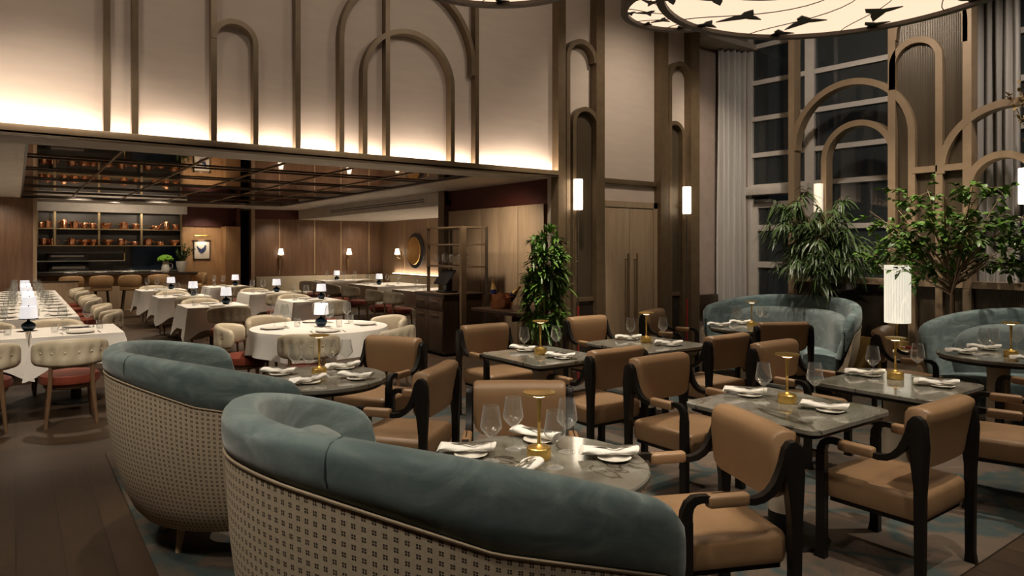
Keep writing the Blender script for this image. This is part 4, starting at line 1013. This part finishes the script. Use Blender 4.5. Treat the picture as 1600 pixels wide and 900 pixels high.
B().box(-.045, .045, -.03, .03, 0, 1.99).build('post', 'bronze', t)
B().box(.42, .45, -.02, .02, 0, 1.99).build('post', 'umber', t); B().box(-.02, .02, 1.06, 1.10, .0, 1.99).build('post', 'bronze', t); B().box(.42, .45, 1.06, 1.10, 0, 1.99).build('post', 'umber', t)
for z in (1.36, 1.71, 1.98): B().box(-.03, .44, 0, 1.10, z - .012, z + .012).build('shelf_board', 'bronze', t)
for i in range(7):
    o = WINE.put((5.63 + (i % 2) * .16, 9.10 + i * .125, 1.695), 0, 'upside down wine glass in the bronze shelf, number %s from its front post' % ('one two three four five six seven'.split()[i]), 'hanging stemware'); o.rotation_euler = (PI, 0, 0); o.scale = (1.15,) * 3
t = thing('console_ledge', 'dark wooden wall ledge carrying the copper bucket', 'shelf', (6.08, 8.05, .70))
B().box(-.48, .5, -.62, .72, 0, .05, .004).build('board', 'dark_wood', t); [B().box(.2, .5, y, y + .04, -.2, 0).build('bracket', 'dark_brass', t) for y in (-.5, .56)]
t = thing('copper_bucket', 'large oval copper bucket of bottles on the wall ledge', 'bucket', (5.92, 8.42, .75))
q = B().lathe([(.001, 0), (.15, 0), (.165, .02), (.19, .21), (.193, .22), (.184, .22), (.16, .03), (.001, .02)], 36); q.build('body', 'copper', t).scale = (1, 1, 1)
B().tube([(.08, -.185, .17), (.08, -.215, .18), (-.02, -.225, .18), (-.05, -.20, .17)], .010, 8).build('handle', 'copper', t)
BOT = [(.001, 0), (.04, 0), (.044, .01), (.044, .17), (.040, .20), (.020, .26), (.016, .30), (.018, .305), (.018, .325), (.001, .33)]
def bottle(label, x, y, rx, ry):
    t = thing('champagne_bottle', label, 'bottle', (x, y, .80), 0, 'bottles in the copper bucket'); t.rotation_euler = (rx, ry, 0); t.scale = (1.15,) * 3
    B().lathe(BOT[:5] + [(.001, .20)], 20).build('glass_body', 'bottle_blue', t); B().lathe([(.0405, .198), (.021, .26), (.017, .30), (.019, .305), (.019, .327), (.001, .332)], 20).build('foil_neck', 'bottle_gold', t)
bottle('gold necked bottle standing nearly upright at left in the copper bucket', 5.85, 8.50, -.1, -.02)
bottle('gold necked bottle leaning right in the copper bucket', 5.96, 8.36, .62, .35)

# ------------------------------------------------------------------ plants
def pot(t, r, h): B().lathe([(.001, 0), (r * .8, 0), (r, h), (r * .92, h), (r * .9, h - .04), (.001, h - .05)], 32).build('planter', 'soil_pot', t)
def dracaena():
    t = thing('potted_dracaena', 'tall bushy dracaena between the copper bucket and the left cylinder sconce', 'plant', (5.02, 6.24, 0)); r_ = random.Random(11)
    pot(t, .15, .30); q = B(); f = B()
    for i in range(9):
        a = r_.uniform(0, 6.28); rr_ = r_.uniform(.02, .09); tip = Vector((math.cos(a) * r_.uniform(.05, .2), math.sin(a) * r_.uniform(.05, .2), r_.uniform(1.1, 1.75)))
        b0 = Vector((math.cos(a) * rr_, math.sin(a) * rr_, .26)); q.tube([b0, b0.lerp(tip, .5) + Vector((.02, .01, 0)), tip], [.012, .010, .008], 6)
    q.build('stem', 'bark', t)
    for i in range(130):
        u = r_.random(); z = .66 + 1.14 * u; rad = .285 * math.sin(PI * min(.90, .16 + .74 * u)) ** .5; a = r_.uniform(0, 6.28); c_ = Vector((rad * math.cos(a) * r_.uniform(.35, .9), rad * math.sin(a) * r_.uniform(.35, .9), z)); ax = Vector((math.cos(a) * .7, math.sin(a) * .7, .8)).normalized()
        for j in range(13):
            d_ = (ax * r_.uniform(.1, .9) + rv(r_) * .9).normalized(); leafq(f.bm, c_, d_, Vector((0, 0, 1)), r_.uniform(.11, .19), .036, .35)
    for j in range(26): leafq(f.bm, Vector((.05, -.02, 1.82)), (Vector((0, 0, 1)) + rv(r_) * .7).normalized(), Vector((0, 0, 1)), .19, .03, .3)
    f.build('foliage', 'leaf', t, smooth=80)
dracaena()
def tree(label, x, y, r_seed, trunk_h, crown, nb, leaf_l, leaf_w, mat, nl, droop, spread, z_top):
    t = thing('potted_tree', label, 'plant', (x, y, 0)); r_ = random.Random(r_seed); pot(t, .22, .40); q = B(); f = B()
    base = Vector((0, 0, .35)); fork = Vector((.02, .01, trunk_h)); q.tube([base, Vector((.015, -.01, (trunk_h + .35) / 2)), fork], [.030, .025, .022], 8)
    for i in range(nb):
        a = 2 * PI * i / nb * 2.618 + r_.uniform(-.3, .3); out = crown * math.sqrt(r_.uniform(.12, 1)); zz = trunk_h - .12 + (z_top - trunk_h + .12) * r_.uniform(.12, 1) * (1 - .30 * (out / crown) ** 2)
        st = base.lerp(fork, r_.uniform(.75, 1)); tip = Vector((math.cos(a) * out * spread[0], math.sin(a) * out * spread[1], zz)); mid = st.lerp(tip, .5) + Vector((0, 0, .12)) + rv(r_) * .05
        q.tube([st, mid, tip], [.013, .008, .003], 6)
        for k_ in range(8):
            u = r_.uniform(.4, 1); p = st.lerp(mid, u * 2) if u < .5 else mid.lerp(tip, u * 2 - 1); dv = (rv(r_) + (tip - st).normalized() * .6); dv.z *= .45; L2 = r_.uniform(.12, .30); e = p + dv.normalized() * L2 - Vector((0, 0, .04)); q.tube([p, e], .0025, 4)
            for m_ in range(nl):
                uu = r_.uniform(.15, 1.05); d_ = (dv.normalized() * .7 + rv(r_) * .8); d_.z *= .6; leafq(f.bm, p.lerp(e, uu), d_.normalized(), Vector((r_.gauss(0, .35), r_.gauss(0, .35), 1)), leaf_l * r_.uniform(.7, 1.2), leaf_w, droop)
    q.build('trunk', 'bark', t); f.build('foliage', mat, t, smooth=80)
tree('ficus tree with oval leaves behind the tall lampshade, rising before the arched screen', 7.98, 3.10, 5, 1.38, .92, 34, .080, .046, 'leaf', 10, .35, (.62, 1.0), 2.58)
tree('fine leaved ficus in front of the white glass door behind the corner booth', 8.15, 4.62, 8, 1.35, .56, 26, .17, .022, 'leaf_dark', 16, .75, (.7, 1.0), 2.5)
t = thing('dried_branch', 'spray of dried golden leaves entering at the upper right picture edge', 'plant', (8.55, 2.45, 2.45)); r_ = random.Random(2); f = B(); q = B()
for i in range(9):
    d_ = Vector((r_.gauss(0, .25), r_.uniform(-.2, .35), 1)).normalized(); q.tube([Vector((0, 0, 0)), d_ * .9], .004, 4)
    for j in range(40): leafq(f.bm, d_ * r_.uniform(.1, .95) + rv(r_) * .03, rv(r_), Vector((0, 0, 1)), .06, .035)
q.tube([Vector((0, 0, 0)), Vector((.1, -.1, -2.45))], .012, 6)
q.build('branch', 'bark', t); f.build('foliage', 'leaf_dry', t, smooth=80)

# drum side table with the tall lamp
t = thing('drum_table', 'pale round drum table between the corner booth and the right booth', 'side table', (7.72, 3.52 - .05, .012))
B().lathe([(.001, 0), (.17, 0), (.18, .02), (.19, .30), (.21, .50), (.22, .53), (.001, .53)], 36).build('drum', 'beige_stone', t); B().lathe([(.001, .53), (.225, .53), (.23, .54), (.225, .555), (.001, .555)], 36).build('top', 'beige_stone', t)
t = thing('tall_lamp', 'tall lamp with pleated cream cylinder shade beside the right booth', 'lamp', (7.66, 3.50, .568))
B().lathe([(.001, 0), (.07, 0), (.07, .02), (.001, .02)], 24).build('base', 'brass', t); B().tube([(0, 0, .02), (0, 0, .9)], .010, 8).build('stem', 'brass', t)
B().lathe([(.126, .285), (.126, .90), (.122, .90), (.122, .285)], 120, wob=lambda a: 1 + .012 * math.sin(30 * a), caps=False).build('lamp_shade', 'shade_glow', t)
tag(B().box(7.70, 7.86, 3.36, 3.44, .568, .60, .003).build('book', 'red_lacquer'), 'small red book on the drum table under the tall lamp', 'book')

# ------------------------------------------------------------------ light
w = bpy.data.worlds.new('World'); sc.world = w; w.use_nodes = True
w.node_tree.nodes['Background'].inputs[0].default_value = (.045, .05, .055, 1); w.node_tree.nodes['Background'].inputs[1].default_value = .08
WARM = (1.0, .83, .64); WARM2 = (1.0, .87, .70)
def light(kind, name, loc, e, col=WARM, size=.1, target=None, spot=60, blend=.6, sy=None):
    l = bpy.data.lights.new(name, kind); l.energy = e; l.color = col
    if kind == 'AREA':
        l.size = size
        if sy: l.shape = 'RECTANGLE'; l.size_y = sy
    else: l.shadow_soft_size = size
    if kind == 'SPOT': l.spot_size = R(spot); l.spot_blend = blend
    o = bpy.data.objects.new(name, l); COL.objects.link(o); o.location = loc
    if target is not None:
        o.rotation_euler = (Vector(target) - Vector(loc)).to_track_quat('-Z', 'Y').to_euler()
    return o
# cove light behind the bronze ledge under the plaster wall
light('AREA', 'cove', (.95, YW - .075, 2.575), 78, (1.0, .86, .70), 8.9, (.95, YW - .045, 4), sy=.05)
# ceiling downlights over the lounge, aimed past the pendants
for x, y, e, tx, ty in ((1.1, 1.2, 330, 1.75, 2.3), (1.5, 5.6, 400, 1.75, 4.6), (3.0, .4, 480, 3.6, 2.3), (3.3, 5.4, 560, 3.6, 4.5), (6.1, .6, 560, 4.9, 2.2), (5.2, 5.5, 540, 4.85, 4.5), (6.2, 5.4, 620, 6.7, 4.5),
                        (7.2, .8, 480, 6.8, 2.2), (3.3, 4.6, 480, 3.7, 3.3), (5.9, 4.4, 480, 5.1, 3.3), (2.9, 1.6, 380, 2.5, 3.0), (2.8, 6.2, 380, 2.4, 5.3), (5.0, 4.9, 500, 5.1, 5.6), (3.9, 6.0, 420, 3.8, 5.5), (4.0, -.6, 170, 3.8, 1.4), (5.6, 0, 160, 5.2, 1.5), (2.3, 0.2, 230, 2.5, 1.9)):
    light('SPOT', 'downlight', (x, y, 5.1), e, WARM2, .04, (tx, ty, .2), 32, .8)
# broad ceiling lights of the lounge behind and beside the viewer
for x, y, e, tx, ty in ((-1.4, 1.6, 400, 1.0, 2.6), (-1.6, 4.6, 260, .8, 4.6), (1.2, -1.4, 150, 1.6, 1.6), (4.4, -.8, 60, 4.0, 2.4)):
    light('SPOT', 'house_fill', (x, y, 5.1), e, WARM2, .25, (tx, ty, .4), 75, .9)
light('SPOT', 'plant_spot', (7.0, 4.6, 4.9), 420, WARM2, .05, (8.2, 4.3, 1.7), 50, .8)
light('SPOT', 'plant_spot', (7.0, 2.6, 4.9), 420, WARM2, .05, (8.05, 3.1, 1.9), 50, .8)
light('SPOT', 'plant_spot', (4.6, 5.2, 4.9), 560, WARM2, .05, (5.1, 6.3, 1.2), 40, .8)
light('SPOT', 'window_wash', (6.6, 3.6, 5.0), 190, (1, .88, .75), .1, (9.3, 4.8, 3.0), 100, .9)
light('SPOT', 'window_wash', (7.6, 1.6, 5.0), 170, (1, .88, .75), .1, (9.4, 3.2, 2.4), 80, .9)
light('SPOT', 'corner_fill', (7.6, 4.6, 5.0), 190, WARM2, .1, (8.6, 6.9, 2.4), 50, 1)  # added fill without a fixture, brightens the mauve recess wall
light('SPOT', 'door_wash', (6.4, 4.7, 5.1), 190, WARM2, .1, (6.8, 6.5, 2.2), 95, 1)
# dining room downlights
for x, y in ((.2, 9.0), (.2, 11.5), (.2, 14), (.2, 16.5), (2.6, 7.9), (2.5, 11.5), (2.5, 14), (2.5, 16.3), (4.1, 9.0), (4.1, 11.6), (4.1, 14), (4.0, 16.8)):
    light('SPOT', 'dining_spot', (x + .1, y, 2.68), 180, WARM, .04, (x, y, 0), 105, .85)
for x, y in ((7.5, 12.6), (7.5, 15.3), (7.4, 18)): light('SPOT', 'bench_spot', (x, y, 2.45), 140, WARM, .04, (x, y, 0), 115, .85)
for x, y, e in ((1.0, 18.2, 50), (2.1, 18.2, 50), (3.1, 18.2, 50)): light('SPOT', 'bar_spot', (x, y - .4, 2.7), e, WARM, .04, (x, y + .3, .9), 80, .8)
for x in (5.9, 7.1, 8.3): light('SPOT', 'wall_wash', (x, 18.6, 2.45), 30, WARM, .04, (x, 19.5, 1.2), 100, .9)
light('SPOT', 'oak_wash', (4.0, 18.7, 2.68), 45, WARM, .04, (4.0, 19.5, 1.3), 90, .8)
light('AREA', 'shelf_light', (1.93, 19.50, 2.515), 6, WARM, 3.0, (1.93, 19.50, 1.7), sy=.06)
light('SPOT', 'kitchen_fill', (1.3, 20.05, 2.70), 30, WARM, .05, (1.3, 20.1, 1.0), 110, 1)  # this and the next are added fill for the dark kitchen back
light('SPOT', 'kitchen_fill', (2.9, 20.05, 2.70), 20, WARM, .05, (2.9, 20.1, 1.0), 110, 1)
for x, y, tx, ty, e in ((.2, 3.8, .2, 7.6, 560), (2.4, 3.6, 2.7, 7.0, 520), (-1.4, 3.6, -.4, 7.8, 360)): light('SPOT', 'house_fill', (x, y, 5.1), e, WARM2, .1, (tx, ty, .6), 40, .9)  # added fill from the lounge side, brightens the front dining chairs
light('SPOT', 'print_light', (3.99, 19.35, 1.95), 8, WARM, .03, (3.99, 19.49, 1.5), 110, .8)
light('SPOT', 'panel_spot', (5.5, 8.6, 2.68), 110, WARM, .04, (6.5, 9.2, .9), 120, 1)
light('SPOT', 'station_fill', (5.0, 9.2, 2.68), 70, WARM, .04, (5.6, 9.4, .9), 100, 1)  # added fill to brighten the bronze shelving
light('SPOT', 'left_wall_wash', (-.3, 17.0, 2.68), 45, WARM, .04, (-.3, 18.0, 1.3), 100, 1)
light('AREA', 'bench_cove', (9.14, 15.1, .93), 22, WARM, 7.0, (9.19, 15.1, 1.6), sy=.03).rotation_euler = (PI, 0, PI / 2)
# the small light each brass lamp casts down from under its disc
for x, y in ((1.814, 2.300), (1.747, 4.74), (3.641, 2.28), (3.613, 4.56), (4.89, 4.54), (4.905, 2.255), (6.90, 4.77), (6.70, 2.157)):
    light('SPOT', 'lamp_glow', (x, y, TZ + .262), 2.2, (1, .80, .5), .03, (x, y, 0), 150, .6)
for x, y, z, e in ((5.66, YW - .30, 2.3, 9), (7.68, YW - .30, 2.3, 9), (SX - .30, 2.66, 2.3, 8), (7.66, 3.5, 1.05, 6)):
    pass
for x in (1.15, 2.75): light('SPOT', 'copper_fill', (x, 17.6, 2.68), 34, WARM, .05, (x, 19.5, 2.0), 80, .9)  # added fill for the fronts of the copper vessels
light('SPOT', 'fascia_fill', (1.9, 18.5, 2.70), 14, WARM, .05, (1.9, 19.3, 2.64), 140, 1)  # added fill that lifts the pale fascia above the shelf
for x, y, tx, ty in ((.9, 2.0, .9, 2.2), (.8, 4.4, .8, 4.5)): light('SPOT', 'rim_light', (x, y, 5.1), 300, WARM2, .05, (tx, ty, 1), 24, .9)
for x in (-.6, 2.2, 4.6): light('SPOT', 'facade_fill', (x, 3.6, 5.15), 110, WARM2, .3, (x, 6.58, 3.9), 110, 1)  # added spots standing in for pendant glow on the plaster


# ------------------------------------------------------------------ camera
cam = bpy.data.cameras.new('camera'); cam.sensor_width = 36; cam.lens = 36 * 1067 / 1600; cam.shift_y = -(450 - 388) / 1600; cam.clip_end = 100
co = bpy.data.objects.new('camera', cam); COL.objects.link(co); co.location = (0, 0, 1.65); co.rotation_euler = (PI / 2, 0, -R(36)); sc.camera = co
sc.view_settings.view_transform = 'Standard'; sc.view_settings.look = 'None'; sc.view_settings.gamma = 1; sc.view_settings.use_curve_mapping = False
sc.view_settings.exposure = 0.0
cy = sc.cycles; cy.max_bounces = 10; cy.diffuse_bounces = 3; cy.glossy_bounces = 4; cy.transmission_bounces = 10; cy.transparent_max_bounces = 40; cy.sample_clamp_indirect = 4; cy.caustics_reflective = False; cy.caustics_refractive = False
for lb, ns in LABELS.items():
    if len(ns) > 1: print('DUPLABEL', lb, ns)
